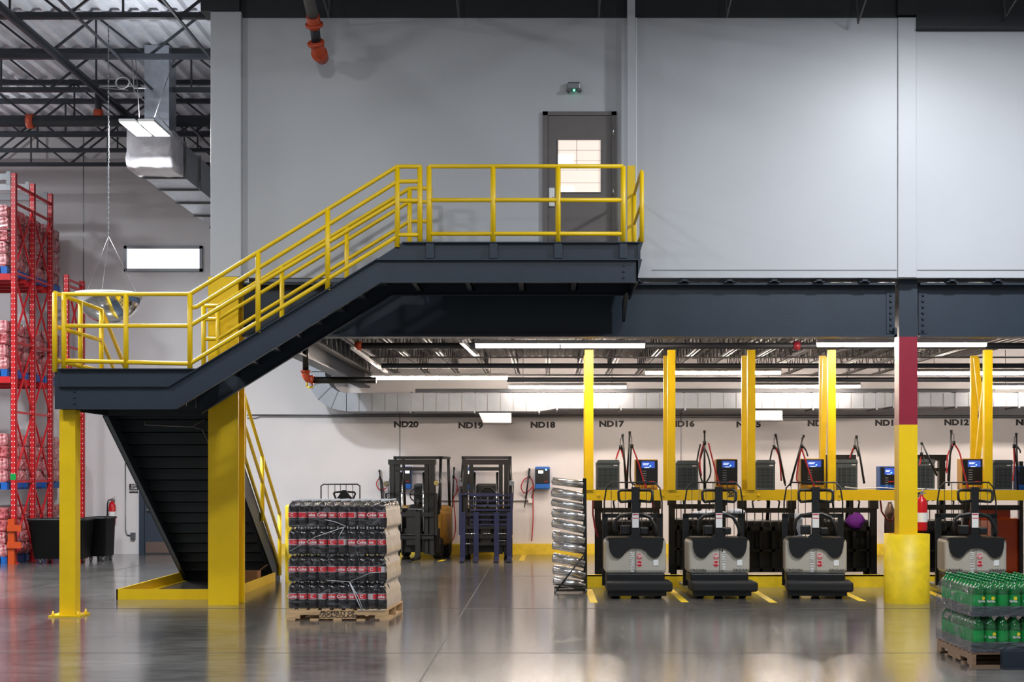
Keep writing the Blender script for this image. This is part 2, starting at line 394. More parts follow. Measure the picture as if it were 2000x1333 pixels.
# joist ends of the bay in front of the wall
lab = ['beside the orange pipe', 'second from the left above the landing', 'above the upper brown door', 'right of the white hanger post', 'just left of the right column strip', 'at the top right corner']
for i, (px, tip) in enumerate(((632, 48), (892, 45), (1172, 48), (1428, 47), (1690, 40), (1985, 30))):
    x = X_(px, 19.3); zb = 7.62+.08
    t = thing('roof_joist', 'grey roof joist end over the wall, '+lab[i], 'joist', (x, 19, zb))
    m = MB()
    for dx in (-.05, .03): m.box((x+dx, 6, zb), (x+dx+.022, 19.0, zb+.05))
    m.build('bottom_chord', M['primer'], t)
    m = MB()
    m.tube([(x, 19.0, zb+.03), (x, 19.75, zb-.12 if i != 4 else zb-.2), (x, 19.95, zb+.6)], .012, 6)
    y = 18.4; s_ = 1
    while y > 7: m.bar((x, y, zb+.04), (x, y-.55, 8.75), .02, .02); m.bar((x, y-.55, 8.75), (x, y-1.1, zb+.04), .02, .02); y -= 1.1
    m.build('web_rods', M['primer'], t)
    m = MB(); m.box((x-.05, 6, 8.74), (x+.05, 19.9, 8.82)); m.build('top_chord', M['primer'], t)

# roof trusses of the left bay
TY = [21.7, 23.8, 25.85, 27.9, 29.3, 30.7, 32.1]
for i, ty in enumerate(TY):
    zb = 8.17; t = thing('roof_truss', 'dark open-web roof truss over the left aisle, %s from the front' % ORD[i], 'truss', (-8, ty, zb), group='roof trusses over the left aisle')
    m = MB(); m.box((-18, ty-.05, zb-.035), (-3.9, ty-.012, zb+.035)); m.box((-18, ty+.012, zb-.035), (-3.9, ty+.05, zb+.035)); m.build('bottom_chord', M['steelblk'], t)
    m = MB(); m.box((-18, ty-.05, 8.77), (-3.9, ty+.05, 8.85)); m.build('top_chord', M['steelblk'], t)
    m = MB(); x = -17.2+(i % 2)*.6
    while x < -5.4:
        m.bar((x, ty, zb), (x, ty, 8.8), .028, .028, (0, 1, 0)); m.bar((x, ty, 8.8), (x+.8, ty, zb), .035, .035, (0, 1, 0)); m.bar((x+.8, ty, zb), (x+1.6, ty, 8.8), .035, .035, (0, 1, 0)); x += 1.6
    m.build('web_rods', M['steelblk'], t)
nm = ['broad dark bridging angle crossing under the roof trusses on the left', 'thin dark bridging line along the trusses above the hanging lamp', 'thin dark bridging line along the trusses beside the white column']
for i, (x, w_) in enumerate(((-7.5, .13), (-6.6, .035), (-5.2, .035))):
    m = MB(); m.box((x-w_/2, 20.5, 8.10), (x+w_/2, YB, 8.13)); 
    if i == 0: m.box((x-.02, 20.5, 8.03), (x+.02, YB, 8.10))
    tag(m.build('bridging_angle', M['steelblk']), nm[i], 'steel bracing')
# sprinkler main of the left bay
Yp = 27.2; zp = Z_(237, Yp)
t = thing('sprinkler_pipe', 'thick black sprinkler main crossing the left aisle under the trusses', 'pipe', (-9, Yp, zp))
m = MB(); m.tube([(-18, Yp, zp), (-3.9, Yp, zp)], .10, 12); m.build('pipe', M['steelblk'], t)
for px in (333, 60):
    m = MB(); m.tube([(X_(px, Yp)-.06, Yp, zp), (X_(px, Yp)+.06, Yp, zp)], .13, 12); m.build('coupling', M['orange'], t)
m = MB(); m.tube([(X_(192, Yp), Yp, zp), (X_(192, Yp), Yp, zp+.55)], .06, 10); m.build('riser', M['steelblk'], t)
m = MB(); m.tube([(X_(192, Yp), Yp, zp+.08), (X_(192, Yp), Yp, zp+.2)], .085, 10); m.build('coupling', M['orange'], t)

# window in the back wall
x0, x1, z0, z1 = X_(243, YB), X_(396, YB), Z_(531, YB), Z_(481, YB)
M['pane'] = mat('frosted_daylit_pane', (235, 240, 255), 0.3, emit=(0.93, 0.96, 1.0), es=1.5)
wn = thing('window_1', None, None, (x0, YB, z0)); struct(wn)
m = MB(); 
for a in (((x0, YB-.05, z0), (x1, YB+.01, z0+.06)), ((x0, YB-.05, z1-.06), (x1, YB+.01, z1)), ((x0, YB-.05, z0), (x0+.06, YB+.01, z1)), ((x1-.06, YB-.05, z0), (x1, YB+.01, z1))): m.box(*a)
m.build('window_frame', M['greymetal'], wn)
m = MB(); m.box((x0+.05, YB-.012, z0+.05), (x1-.05, YB-.004, z1-.05)); m.build('pane', M['pane'], wn)

# upper door
def tupd(px0, px1, py0, py1, Y): return X_(px0, Y), X_(px1, Y), Z_(py1, Y), Z_(py0, Y)
x0, x1 = X_(1060, YM), X_(1204, YM); zt = Z_(219, YM); zb = 4.46
dr = struct(thing('door_1', None, None, (x0, YM, zb)))
m = MB(); fw = .066
m.box((x0, YM-.04, zb), (x0+fw, YM+.01, zt)); m.box((x1-fw, YM-.04, zb), (x1, YM+.01, zt)); m.box((x0, YM-.04, zt-.05), (x1, YM+.01, zt)); m.build('door_frame', M['doorbrown'], dr)
wx0, wx1, wz0, wz1 = tupd(1090, 1173, 274, 376, YM)
m = MB(); a, b, c, d = x0+fw+.004, x1-fw-.004, zb, zt-.054
m.box((a, YM-.02, c), (wx0, YM, d)); m.box((wx1, YM-.02, c), (b, YM, d)); m.box((wx0, YM-.02, c), (wx1, YM, wz0)); m.box((wx0, YM-.02, wz1), (wx1, YM, d))
m.build('door_leaf', M['doorbrown'], dr)
m = MB()
for q in (((wx0-.012, YM-.03, wz0-.012), (wx1+.012, YM-.018, wz0)), ((wx0-.012, YM-.03, wz1), (wx1+.012, YM-.018, wz1+.012)), ((wx0-.012, YM-.03, wz0), (wx0, YM-.018, wz1)), ((wx1, YM-.03, wz0), (wx1+.012, YM-.018, wz1))): m.box(*q)
m.build('glazing_bead', M['doorbrown'], dr)
M['room'] = mat('lit_room_wall', (232, 214, 200), 0.6, emit=(1.0, 0.84, 0.74), es=0.62)
M['roomline'] = mat('room_wall_joint', (170, 150, 138), 0.6)
m = MB(); m.box((wx0, YM-.008, wz0), (wx1, YM-.004, wz1)); m.build('lit_pane', M['room'], dr)
m = MB()
for k in (.18, .42, .60, .80): m.box((wx0, YM-.011, wz0+(wz1-wz0)*k), (wx1, YM-.009, wz0+(wz1-wz0)*k+.004))
m.box((wx0+.24, YM-.011, wz0+.3), (wx0+.246, YM-.009, wz1)); m.build('room_line', M['roomline'], dr)
M['roomlamp'] = mat('lit_room_lamp', (255, 255, 255), 0.4, emit=(1, .95, .9), es=3)
m = MB(); m.box((wx0, YM-.012, wz0+.01), (wx0+.2, YM-.010, wz0+.075)); m.box((wx0, YM-.012, wz0+.38), (wx0+.2, YM-.010, wz0+.49)); m.build('room_lamp', M['roomlamp'], dr)
m = MB(); hx = X_(1077.5, YM); m.box((hx-.038, YM-.05, Z_(405, YM)), (hx+.038, YM-.02, Z_(368, YM))); m.build('door_handle', M['white'], dr, bevel=.012)
m = MB(); m.tube([(hx+.01, YM-.05, Z_(389, YM)), (hx+.01, YM-.09, Z_(389, YM)), (hx+.1, YM-.09, Z_(389, YM))], .011, 8); m.build('lever', M['chrome'], dr)
for py in (258, 375):
    m = MB(); m.tube([(X_(1198, YM), YM-.045, Z_(py+9, YM)), (X_(1198, YM), YM-.045, Z_(py-9, YM))], .012, 8); m.build('hinge', M['chrome'], dr)
# emergency light above the door
t = thing('emergency_light', 'small grey emergency light unit with green indicator above the upper door', 'light', (X_(1121, YM), YM, Z_(182, YM)))
x = X_(1121, YM)
m = MB(); m.box((x-.085, YM-.09, Z_(178, YM)), (x+.085, YM, Z_(163, YM))); m.build('housing', M['greymetal'], t, bevel=.02)
for s_ in (-1, 1):
    m = MB(); m.lathe([(.02, -.03), (.032, .02)], 10, (x+s_*.07, YM-.08, Z_(179, YM)), 'y'); m.build('lamp_head', M['primer'], t)
m = MB(); m.box((x-.012, YM-.095, Z_(181, YM)), (x+.012, YM-.075, Z_(178.5, YM))); m.build('indicator', M['green_led'], t)

# lower door in the back wall
dr = struct(thing('door_2', None, None, (X_(280, YB), YB, 0)))
x0, x1 = X_(273, YB), X_(372, YB); zt = 2.28
m = MB(); m.box((x0, YB-.07, 0), (x0+.11, YB, zt)); m.box((x1-.11, YB-.07, 0), (x1, YB, zt)); m.box((x0, YB-.07, zt-.1), (x1, YB, zt)); m.build('door_frame', M['doornavy'], dr)
m = MB(); m.box((x0+.115, YB-.04, .012), (x1-.115, YB-.005, zt-.105)); m.build('door_leaf', M['doornavy'], dr)
m = MB(); m.box((x0+.14, YB-.046, .03), (x1-.14, YB-.04, .26)); m.build('kick_plate', M['brownplate'], dr)
m = MB(); m.lathe([(.02, 0), (.02, -.04), (.038, -.05), (.03, -.08)], 12, (x0+.20, YB-.04, Z_(996, YB)), 'y'); m.build('door_handle', M['chrome'], dr)

# ------------------------------------------------------------------ mezzanine steel
def ibeam_y(mb, x0, x1, yc, z0, z1, w, tf, tw):
    mb.box((x0, yc-w/2, z0), (x1, yc+w/2, z0+tf)); mb.box((x0, yc-w/2, z1-tf), (x1, yc+w/2, z1)); mb.box((x0, yc-tw/2, z0+tf), (x1, yc+tw/2, z1-tf))
zb0, zb1 = Z_(657, YM), Z_(551, YM)
yc = YM+.22
for nm, xa, xb, lb in (('w', -4.0, X_(1748, 20.2), 'long navy I-beam carrying the mezzanine between the two columns'), ('e', X_(1793, 20.2), 9.0, 'navy I-beam carrying the mezzanine right of the banded column')):
    t = thing('steel_beam', lb, 'beam', (xa, yc, zb0))
    m = MB(); m.box((xa, yc-.15, zb0), (xb, yc+.15, zb0+.03)); m.build('bottom_flange', M['navy'], t)
    m = MB(); m.box((xa, yc-.15, zb1-.03), (xb, yc+.15, zb1)); m.build('top_flange', M['navy'], t)
    m = MB(); m.box((xa, yc-.02, zb0+.03), (xb, yc+.02, zb1-.03)); m.build('web', M['navy'], t)
    bx = xb-.06 if nm == 'w' else xa+.06
    m = MB(); m.box((bx-.055, yc-.035, zb0+.05), (bx+.055, yc-.02, zb1-.1)); m.build('end_plate', M['navy'], t)
    for k in range(7):
        m = MB(); m.lathe([(.02, 0), (.02, -.012), (.013, -.024)], 8, (bx, yc-.035, zb0+.09+k*.078), 'y'); m.build('bolt', M['navy'], t)
    if nm == 'w':
        m = MB(); m.box((xb-.035, yc-.15, zb0), (xb, yc-.02, zb0+.12)); m.build('stiffener', M['navy'], t)
# joist seats in the slot over the beam
xs = [X_(p, 20.1) for p in (1245, 1336, 1424, 1511, 1598, 1687, 1857, 1946)]
for i, x in enumerate(xs):
    m = MB(); m.box((x-.035, YM+.02, zb1), (x+.035, YM+.3, ZW+.01)); m.box((x-.07, YM+.02, zb1), (x+.07, YM+.3, zb1+.012))
    tag(m.build('joist_seat', M['navydk']), 'small dark joist seat in the slot over the navy beam, %s from the landing' % ORD[i], 'bracket', 'joist seats over the navy beams')
# edge beam of the mezzanine on the left
m = MB(); m.box((-4.0, YM+.4, 3.52), (-3.76, YB, 3.55)); m.box((-3.89, YM+.4, 3.55), (-3.87, YB, 4.2)); m.box((-4.0, YM+.4, 4.2), (-3.76, YB, 4.23))
tag(m.build('edge_beam', M['navy']), 'navy steel edge beam running back along the left side of the mezzanine', 'beam')

# left yellow column (wide flange)
cx0, cx1 = X_(406.5, 19.9), X_(465.5, 19.9)
t = thing('steel_column', 'wide yellow H-section column beside the stairs under the mezzanine corner', 'column', ((cx0+cx1)/2, 20.1, 0))
m = MB(); m.box((cx0, 19.9, 0), (cx1, 19.93, ZW)); m.build('front_flange', M['yellow'], t)
m = MB(); m.box(((cx0+cx1)/2-.012, 19.93, 0), ((cx0+cx1)/2+.012, 20.30, ZW)); m.build('web', M['yellow'], t)
m = MB(); m.box((cx0, 20.30, 0), (cx1, 20.33, ZW)); m.build('back_flange', M['yellow'], t)
# right column
rx0, rx1 = X_(1756, 20.15), X_(1792, 20.15)
t = thing('steel_column', 'square column banded navy, maroon and yellow on the right', 'column', ((rx0+rx1)/2, 20.3, 0))
zs = [0, Z_(830, 20.15), Z_(658, 20.15), ZW]
for k, (c, n_) in enumerate((('yellow', 'yellow_band'), ('maroon', 'maroon_band'), ('navy', 'navy_band'))):
    m = MB(); m.box((rx0, 20.15, zs[k]), (rx1, 20.42, zs[k+1])); o = m.build(n_, M[c], t)
    o['label'] = n_.replace('_', ' ')+' of the column'
t = thing('column_guard', 'large round yellow guard around the base of the right column', 'guard', ((rx0+rx1)/2, 20.3, 0))
m = MB(); zc = Z_(1045, 20.0); cxm = X_(1771, 20.3)
m.smooth = True
m.lathe([(.297, 0), (.297, zc), (.27, zc), (.27, zc-.05)], 40, (cxm, 20.3, 0), cap=False); m.build('shell', M['yellow_old'], t)
m = MB(); m.lathe([(.27, 0), (.27, .01)], 40, (cxm, 20.3, zc-.05)); m.build('fill', M['yellow_old'], t)
# hanger post on the landing: white above, yellow below
t = thing('hanger_post', 'slim post on the upper landing, yellow at the foot and white above', 'post', (X_(1232, 19.75), 19.8, 4.46))
zy = Z_(325, 19.8)
m = MB(); m.box((X_(1225, 19.8), 19.75, 4.46), (X_(1240, 19.8), 19.85, zy)); m.build('yellow_foot', M['yellow'], t)
m = MB(); m.box((X_(1225, 19.8), 19.75, zy), (X_(1240, 19.8), 19.85, 8.7)); m.build('white_shaft', M['wallwhite'], t)

# orange-coupled pipe above the landing
t = thing('sprinkler_pipe', 'grey pipe with orange couplings coming down in front of the upper wall', 'pipe', tuple(W(625, 110, 19.6)))
P = [W(592, -60, 18.6), W(604, 0, 18.9), W(614, 42, 19.2), W(617, 82, 19.4), W(624, 112, 19.62)]
m = MB(); m.tube([P[0], P[1], W(611, 30, 19.1)], .075, 12); m.build('upper_pipe', M['primer'], t)
m = MB(); m.tube([W(611, 30, 19.1), W(614, 52, 19.25)], .085, 12); m.tube([W(613.5, 46, 19.23), W(614.2, 51, 19.25)], .115, 12); m.build('coupling', M['orange'], t)
m = MB(); m.tube([W(614, 50, 19.25), W(618, 82, 19.4)], .062, 12); m.build('spool', M['steelblk'], t)
m = MB(); m.tube([W(617, 80, 19.4), W(620, 92, 19.45), W(624, 104, 19.5), W(629, 113, 19.75)], .088, 12); m.tube([W(616.5, 82, 19.4), W(617.6, 87, 19.42)], .11, 12); m.tube([W(623, 103, 19.5), W(625, 107, 19.55)], .105, 12); m.build('elbow', M['orange'], t)

# ------------------------------------------------------------------ staircase
YF = 18.2; K = YF/3000
XA, XB = X_(115, YF), X_(1246, YF)
z1 = Z_(720.5, YF); z1m = Z_(754, YF); z1b = Z_(800, YF)
z2 = Z_(473.5, YF); z2m = Z_(507, YF); z2b = Z_(553, YF)
YR = 19.55                      # back stringer of the upper flight
st = thing('staircase', 'navy steel staircase with two landings and yellow pipe railings', 'stairs', (XA, YF, 0))
def stringer(y0, y1, name, front=True):
    m = MB()
    poly = [(XA, z1b), (X_(345, YF), z1b), (X_(744, YF), z2b), (XB, z2b), (XB, z2m), (X_(735, YF), z2m), (X_(331, YF), z1m), (XA, z1m)]
    # split in three so that each face is convex
    m.prism([poly[0], poly[1], poly[6], poly[7]], y0, y1); m.prism([poly[1], poly[2], poly[5], poly[6]], y0, y1); m.prism([poly[2], poly[3], poly[4], poly[5]], y0, y1)
    d = -.045 if front else .06
    ya, yb = (y0+d, y0) if front else (y1, y1+d)
    e = .014
    for (p, q) in ((7, 6), (6, 5), (5, 4), (0, 1), (1, 2), (2, 3)):
        (ax, az), (bx, bz) = poly[p], poly[q]
        sgn = -1 if p > 3 else 1
        m.prism([(ax, az), (bx, bz), (bx, bz+sgn*e), (ax, az+sgn*e)], ya, yb)
    return m.build(name, M['navy'], st)
stringer(YF, YF+.02, 'front_stringer'); 
def back_str():
    m = MB(); y0, y1 = YR-.02, YR
    poly = [(-4.38, z1b), (X_(345, YF), z1b), (X_(744, YF), z2b), (XB, z2b), (XB, z2m), (X_(735, YF), z2m), (X_(331, YF), z1m), (-4.38, z1m)]
    m.prism([poly[1], poly[2], poly[5], poly[6]], y0, y1); m.prism([poly[2], poly[3], poly[4], poly[5]], y0, y1)
    for (p, q) in ((1, 2), (2, 3)):
        (ax, az), (bx, bz) = poly[p], poly[q]; m.prism([(ax, az), (bx, bz), (bx, bz+.014), (ax, az+.014)], y0-.06, y0)
    return m.build('back_stringer', M['navy'], st)
back_str()
# landing edge channels above the stringers
def edge(xa, xb, zlo, zhi, y0, y1, slope_end=None):
    m = MB()
    if slope_end == 'low': poly = [(xa, zlo), (X_(331, YF), zlo), (X_(384, YF), zhi), (xa, zhi)]
    elif slope_end == 'high': poly = [(X_(735, YF), zlo), (xb, zlo), (xb, zhi), (X_(786, YF), zhi)]
    else: poly = [(xa, zlo), (xb, zlo), (xb, zhi), (xa, zhi)]
    m.prism(poly, y0, y1); 
    m.prism([(poly[3][0]-.0, zhi-.012), (poly[2][0], zhi-.012), (poly[2][0], zhi), (poly[3][0], zhi)], y0-.05, y0)
    return m.build('edge_channel', M['navy'], st)
edge(XA, 0, z1m, z1, YF+.005, YF+.02, 'low'); edge(0, XB+.03, z2m, z2, YF+.005, YF+.02, 'high')
# stiffener plates under the upper guard posts
for px in (840, 964, 1090, 1217):
    m = MB(); m.box((X_(px-8, YF), YF-.035, z2m+.005), (X_(px+8, YF), YF+.005, z2-.014)); m.build('post_plate', M['navy'], st, bevel=.008)
# decks
m = MB(); m.box((XA, YF+.02, z1-.03), (X_(384, YF), 20.12, z1-.008)); m.build('lower_landing', M['navydk'], st)
m = MB(); m.box((X_(786, YF), YF+.02, z2-.03), (XB, YM-.01, z2-.008)); m.build('upper_landing', M['navydk'], st)
# framing under the landings
m = MB()
for x in (-1.6, -.95, -.3, .35): m.box((x, YF+.02, z2b+.06), (x+.02, YM, z2-.03)); m.box((x-.06, YF+.02, z2b+.06), (x+.02, YM, z2b+.075))
m.build('landing_joists', M['navydk'], st)
m = MB()
for y in (18.7, 19.2, 19.65): m.box((XA, y, z1b+.06), (-4.4, y+.02, z1-.03))
m.build('landing_joists', M['navydk'], st)
m = MB(); m.box((XA, YF+.02, z1b), (XA+.02, 20.12, z1)); m.box((XA-.05, YF, z1b), (XA, YF+.02, z1-.0)); m.build('end_channel', M['navy'], st)
m = MB(); m.prism([(XA, z1b), (-4.4, z1b), (-4.4, z1-.02), (XA, z1-.02)], 20.10, 20.12); m.build('back_channel', M['navydk'], st)
# cut channel ends at the right end
m = MB()
m.prism([(XB, z2m), (XB, z2), (XB+.06, z2)], YF-.02, YM-.02); m.prism([(XB, z2b+.08), (XB, z2m), (XB+.05, z2m)], YF-.02, YM-.02)
m.box((XB-.02, YF, z2b), (XB, YM-.02, z2)); m.build('end_channel', M['navy'], st)
m = MB(); m.prism([(YF+1.0, z2b), (YM+.05, z2b), (YM+.05, z2b-.28)], XB-.10, XB-.06, 'yz'); m.build('gusset', M['navy'], st)
for px, zz in ((142, z1b+.07), (1215, z2b+.065)):
    for k in range(3):
        m = MB(); m.lathe([(.014, 0), (.014, -.01), (.008, -.016)], 8, (X_(px, YF)+.02, YF-.0, zz+k*.072), 'y'); m.build('bolt', M['navy'], st)
# treads of the upper flight
n = 9; rise = (z2-z1)/n; x0 = X_(384, YF); run = (X_(786, YF)-x0)/n
for k in range(1, n):
    zz = z1+k*rise; xa = x0+(k-0.15)*run
    m = MB(); m.box((xa, YF+.02, zz-.035), (xa+run+.02, YR-.02, zz-.02)); m.box((xa, YF+.02, zz-rise-.02), (xa+.008, YR-.02, zz-.02)); m.build('tread', M['navy'], st)
m = MB(); xa = x0+(n-.15)*run; m.box((xa, YF+.02, z2-rise-.02), (xa+.008, YR-.02, z2-.03)); m.build('riser', M['navydk'], st)
# lower flight descends away from the camera
XL, XR = -5.83, -4.36; Y0 = 20.12; Y1 = 24.9; n = 18; rise = z1/n; run = (Y1-Y0)/(n-1)
SL = z1/(Y1-Y0)
for k in range(1, n):
    zz = z1-k*rise; ya = Y0+(k-1)*run
    m = MB(); m.box((XL+.021, ya, zz-.035), (XR-.021, ya+run+.02, zz-.02)); m.box((XL+.021, ya+run, zz-rise-.04), (XR-.021, ya+run+.008, zz-.02)); m.build('tread', M['navy'], st)
m = MB(); m.box((XL+.05, Y0+.002, z1-rise-.04), (XR-.04, Y0+.01, z1-.02)); m.build('riser', M['navydk'], st)
for nm_, xx, sg in (('left_stringer', XL, 1), ('right_stringer', XR, -1)):
    m = MB(); poly = [(Y0, z1), (Y1+.12, .10), (Y1+.12, 0), (Y1-.35, 0), (Y0, z1b-.02)]
    m.prism(poly, xx, xx+.02*sg, 'yz')
    m.prism([(Y0, z1b-.02), (Y1-.35, 0), (Y1-.35+.02, .012), (Y0, z1b-.004)], xx, xx+.07*sg, 'yz')
    m.prism([(Y0, z1), (Y1+.12, .10), (Y1+.12, .085), (Y0, z1-.018)], xx, xx+.07*sg, 'yz')
    m.build(nm_, M['navy'], st)
# ---- railings
RR, PR = .026, .031
def rail_set(name, rails, posts, r=RR, pr=PR):
    rg = MB(); rg.tube(rails[0], r, 8); ro = rg.build(name, M['yellow'], st)
    for q in rails[1:]: mm = MB(); mm.tube(q, r, 8); mm.build('rail', M['yellow'], ro)
    for (p, q) in posts: mm = MB(); mm.tube([p, q], pr, 8); mm.build('post', M['yellow'], ro)
    return ro
yr = YF+.0
def F(px, py, Y=yr): return W(px, py, Y)
rail_set('stair_guardrail',
    [[F(121, 575), F(371, 575), F(776, 325.5), F(823, 325.5)],
     [F(125, 637), F(371, 637), F(776, 392), F(821, 392)],
     [F(125, 705), F(371, 711), F(776, 462), F(778, 459), F(821, 459)],
     [F(376, 601), F(384, 600), F(776, 355), F(818, 354)]],
    [(F(125, 721), F(125, 575)), (F(246, 721), F(246, 575)), (F(371, 721), F(371, 575)), (F(504, 650), F(504, 493)), (F(640, 567), F(640, 409.5)), (F(776, 483), F(776, 326)), (F(820, 473), F(820, 326))])
rail_set('landing_guardrail',
    [[F(838, 325), F(1217, 325)], [F(838, 391), F(1217, 391)], [F(838, 457), F(1217, 457)]],
    [(F(838, 473), F(838, 325)), (F(963, 473), F(963, 325)), (F(1090, 473), F(1090, 325)), (F(1217, 473), F(1217, 325))])
# end rail on the right end of the upper landing
xe = XB+.045; zt = Z_(333, YF)
rail_set('end_guardrail', [[(xe, YF, zt-.03), (xe, YF+.05, zt), (xe, YM-.25, zt)], [(xe, YF, z2+.47), (xe, YM-.25, z2+.47)], [(xe, YF, z2+.1), (xe, YM-.25, z2+.1)]],
    [((xe, YF, z2), (xe, YF, zt-.02)), ((xe, YM-.25, z2), (xe, YM-.25, zt))], .02, .026)
# back railing of the upper flight
yb = YR; xl0, xl1, xh0, xh1 = -4.38, -4.2, -1.76, -1.5
hh = (.89, .72, .47, .10)
rail_set('stair_guardrail', [[(xl0, yb, z1+h), (xl1, yb, z1+h), (xh0, yb, z2+h), (xh1, yb, z2+h)] for h in hh],
    [((xl0, yb, z1), (xl0, yb, z1+.89)), ((xl1, yb, z1), (xl1, yb, z1+.89)), ((xh0, yb, z2-.1), (xh0, yb, z2+.89)), ((xh1, yb, z2-.1), (xh1, yb, z2+.89))] +
    [((x, yb, z1+(x-xl1)*(z2-z1)/(xh0-xl1)-.1), (x, yb, z1+(x-xl1)*(z2-z1)/(xh0-xl1)+.89)) for x in (-3.385, -2.56)])
# left end railing then down the lower flight
xe = X_(107, YF); 
def dn(y, h): return (xe, y, z1+h-(y-20.12)*SL)
rail_set('end_guardrail',
    [[(xe, YF, z1+.90), (xe, 20.12, z1+.90), dn(24.7, .95)], [(xe, YF, z1+.50), (xe, 20.12, z1+.50), dn(24.7, .5)], [(xe, YF, z1+.1), (xe, 20.12, z1+.1), dn(24.7, .1)],
     [(xe+.06, 19.9, z1+.72), (xe+.06, 20.2, z1+.70), (xe+.06, 24.6, z1+.72-4.48*SL)]],
    [((xe, YF, z1-.04), (xe, YF, z1+.9)), ((xe, 19.2, z1-.04), (xe, 19.2, z1+.9)), ((xe, 20.1, z1-.04), (xe, 20.1, z1+.9))] + [(dn(y, -.02), dn(y, .93)) for y in (21.3, 22.8, 24.6)])
xr = XR+.03
def dn2(y, h): return (xr, y, z1+h-(y-20.12)*SL)
rail_set('stair_guardrail', [[dn2(20.3, .95), dn2(24.75, 1.0), (xr, 24.85, .25+.75)], [dn2(20.3, .55), dn2(24.8, .6)], [dn2(20.3, .1), dn2(24.8, .14)]],
    [(dn2(y, 0), dn2(y, .98)) for y in (20.5, 21.9, 23.3, 24.8)])
# support post at the landing's front corner
px0, px1 = X_(116, 18.32), X_(147, 18.32)
pp = MB(); pp.box((px0, 18.32, .02), (px1, 18.52, z1b)); po = pp.build('support_post', M['yellow'], st)
po['label'] = 'square yellow post under the lower landing'
m = MB(); m.box((px0-.10, 18.22, 0), (px1+.09, 18.62, .02)); m.build('base_plate', M['yellow'], po)
for dx in (px0-.06, px1+.05):
    for dy in (18.27, 18.57):
        m = MB(); m.lathe([(.02, 0), (.02, .02), (.011, .022), (.011, .05)], 8, (dx, dy, .02)); m.build('anchor_bolt', M['yellow'], po)
# conduit under the lower landing
m = MB(); m.tube([W(284, 822, 20.5), W(284, 830, 20.5), W(375, 834, 20.5), W(410, 812, 20.5)], .013, 6); m.tube([W(375, 834, 20.5), W(395, 838, 20.6), W(408, 868, 21.2)], .012, 6)
m.build('conduit', M['primer'], st)

# yellow kerb round the foot of the stairs
t = thing('floor_kerb', 'low yellow steel kerb enclosing the space under the lower flight', 'kerb', (-5.1, 20.8, 0))
yk = 20.77; xk0 = X_(227, yk); zk = .14
m = MB(); m.box((xk0, yk, 0), (-4.42, yk+.02, zk)); m.build('front_rail', M['yellow'], t)
m = MB(); m.box((xk0, yk, 0), (xk0+.02, 24.5, zk)); m.box((xk0+.02, yk+.02, 0), (xk0+.10, 24.4, .008)); m.build('left_rail', M['yellow'], t)
m = MB(); m.box((-4.33, 20.95, 0), (-4.31, 24.3, zk)); m.build('right_rail', M['yellow'], t)
# ------------------------------------------------------------------ under the mezzanine: joists, pipes, lights, ducts
gl = 'open-web floor joists under the mezzanine'
for k in range(-6, 12):
    x = k*.62; zb = 3.76
    if k == -6: x += .05
    t = thing('floor_joist', 'steel joist under the mezzanine deck, %s from the left' % ORD[k+6], 'joist', (x, 26, zb), group=gl)
    m = MB()
    for dx in (-.045, .02): m.box((x+dx, YM+.55, zb), (x+dx+.025, YB-.05, zb+.006)); m.box((x+(dx+.019 if dx > 0 else dx), YM+.55, zb+.006), (x+(dx+.025 if dx > 0 else dx+.006), YB-.05, zb+.035))
    m.build('bottom_chord', M['primer'], t)
    m = MB(); m.box((x-.045, YM+.45, 4.13), (x+.045, YB-.02, 4.158)); m.build('top_chord', M['primer'], t)
    m = MB(); y = YM+.8; pts = []
    while y < YB-.3: pts += [(x, y, zb+.02), (x, y+.3, 4.13)]; y += .6
    m.tube(pts, .009, 5); m.build('web_rod', M['primer'], t)
def hpipe(px0, px1, py, Y, r, mt, nm, lb, parts=()):
    t = thing(nm, lb, 'pipe', tuple(W((px0+px1)/2, py, Y)))
    a, b = W(px0, py, Y), W(px1, py, Y); m = MB(); m.tube([a, b], r, 10); m.build('pipe', mt, t)
    for (px, kind) in parts:
        m = MB(); x = X_(px, Y); m.tube([(x-.05, Y, a.z), (x+.05, Y, a.z)], r*1.35, 10); m.build('coupling', kind, t)
    return t
hpipe(693, 2250, 676, 23.6, .05, M['steelblk'], 'sprinkler_pipe', 'black sprinkler pipe just behind the front tube lights under the mezzanine', [(700, M['orange']), (1556, M['maroon'])])
hpipe(690, 2250, 698.5, 25.6, .014, M['primer'], 'conduit', 'thin grey conduit crossing under the mezzanine joists, front one')
hpipe(745, 2250, 715, 26.6, .045, M['steelblk'], 'sprinkler_pipe', 'black sprinkler pipe crossing mid-depth under the mezzanine joists')
hpipe(990, 2250, 733, 28.2, .018, M['primer'], 'conduit', 'thin grey conduit crossing under the mezzanine joists, rear one')
hpipe(990, 2250, 742, 29.2, .045, M['steelblk'], 'sprinkler_pipe', 'black sprinkler pipe crossing under the joists near the back wall')
t = thing('sprinkler_pipe', 'black sprinkler main with an orange elbow and small valve at the mezzanine corner', 'pipe', tuple(W(598, 745, 24.0)))
Y = 24.0
m = MB(); m.tube([W(597, 640, Y), W(597, 728, Y)], .048, 12); m.tube([W(612, 743, Y), W(735, 743, Y)], .052, 12); m.build('pipe', M['black'], t)
m = MB(); m.tube([W(597, 724, Y), W(597, 733, Y), W(601, 740, Y), W(613, 743, Y)], .062, 12); m.tube([W(597, 724, Y), W(597, 728, Y)], .08, 12); m.tube([W(608, 743, Y), W(612, 743, Y)], .08, 12); m.build('elbow', M['orange'], t)
m = MB(); m.tube([W(600, 742, Y), W(600, 756, Y)], .015, 8); m.tube([W(600, 757, Y), W(612, 757, Y)], .015, 8); m.build('drain_valve', M['yellow_old'], t)
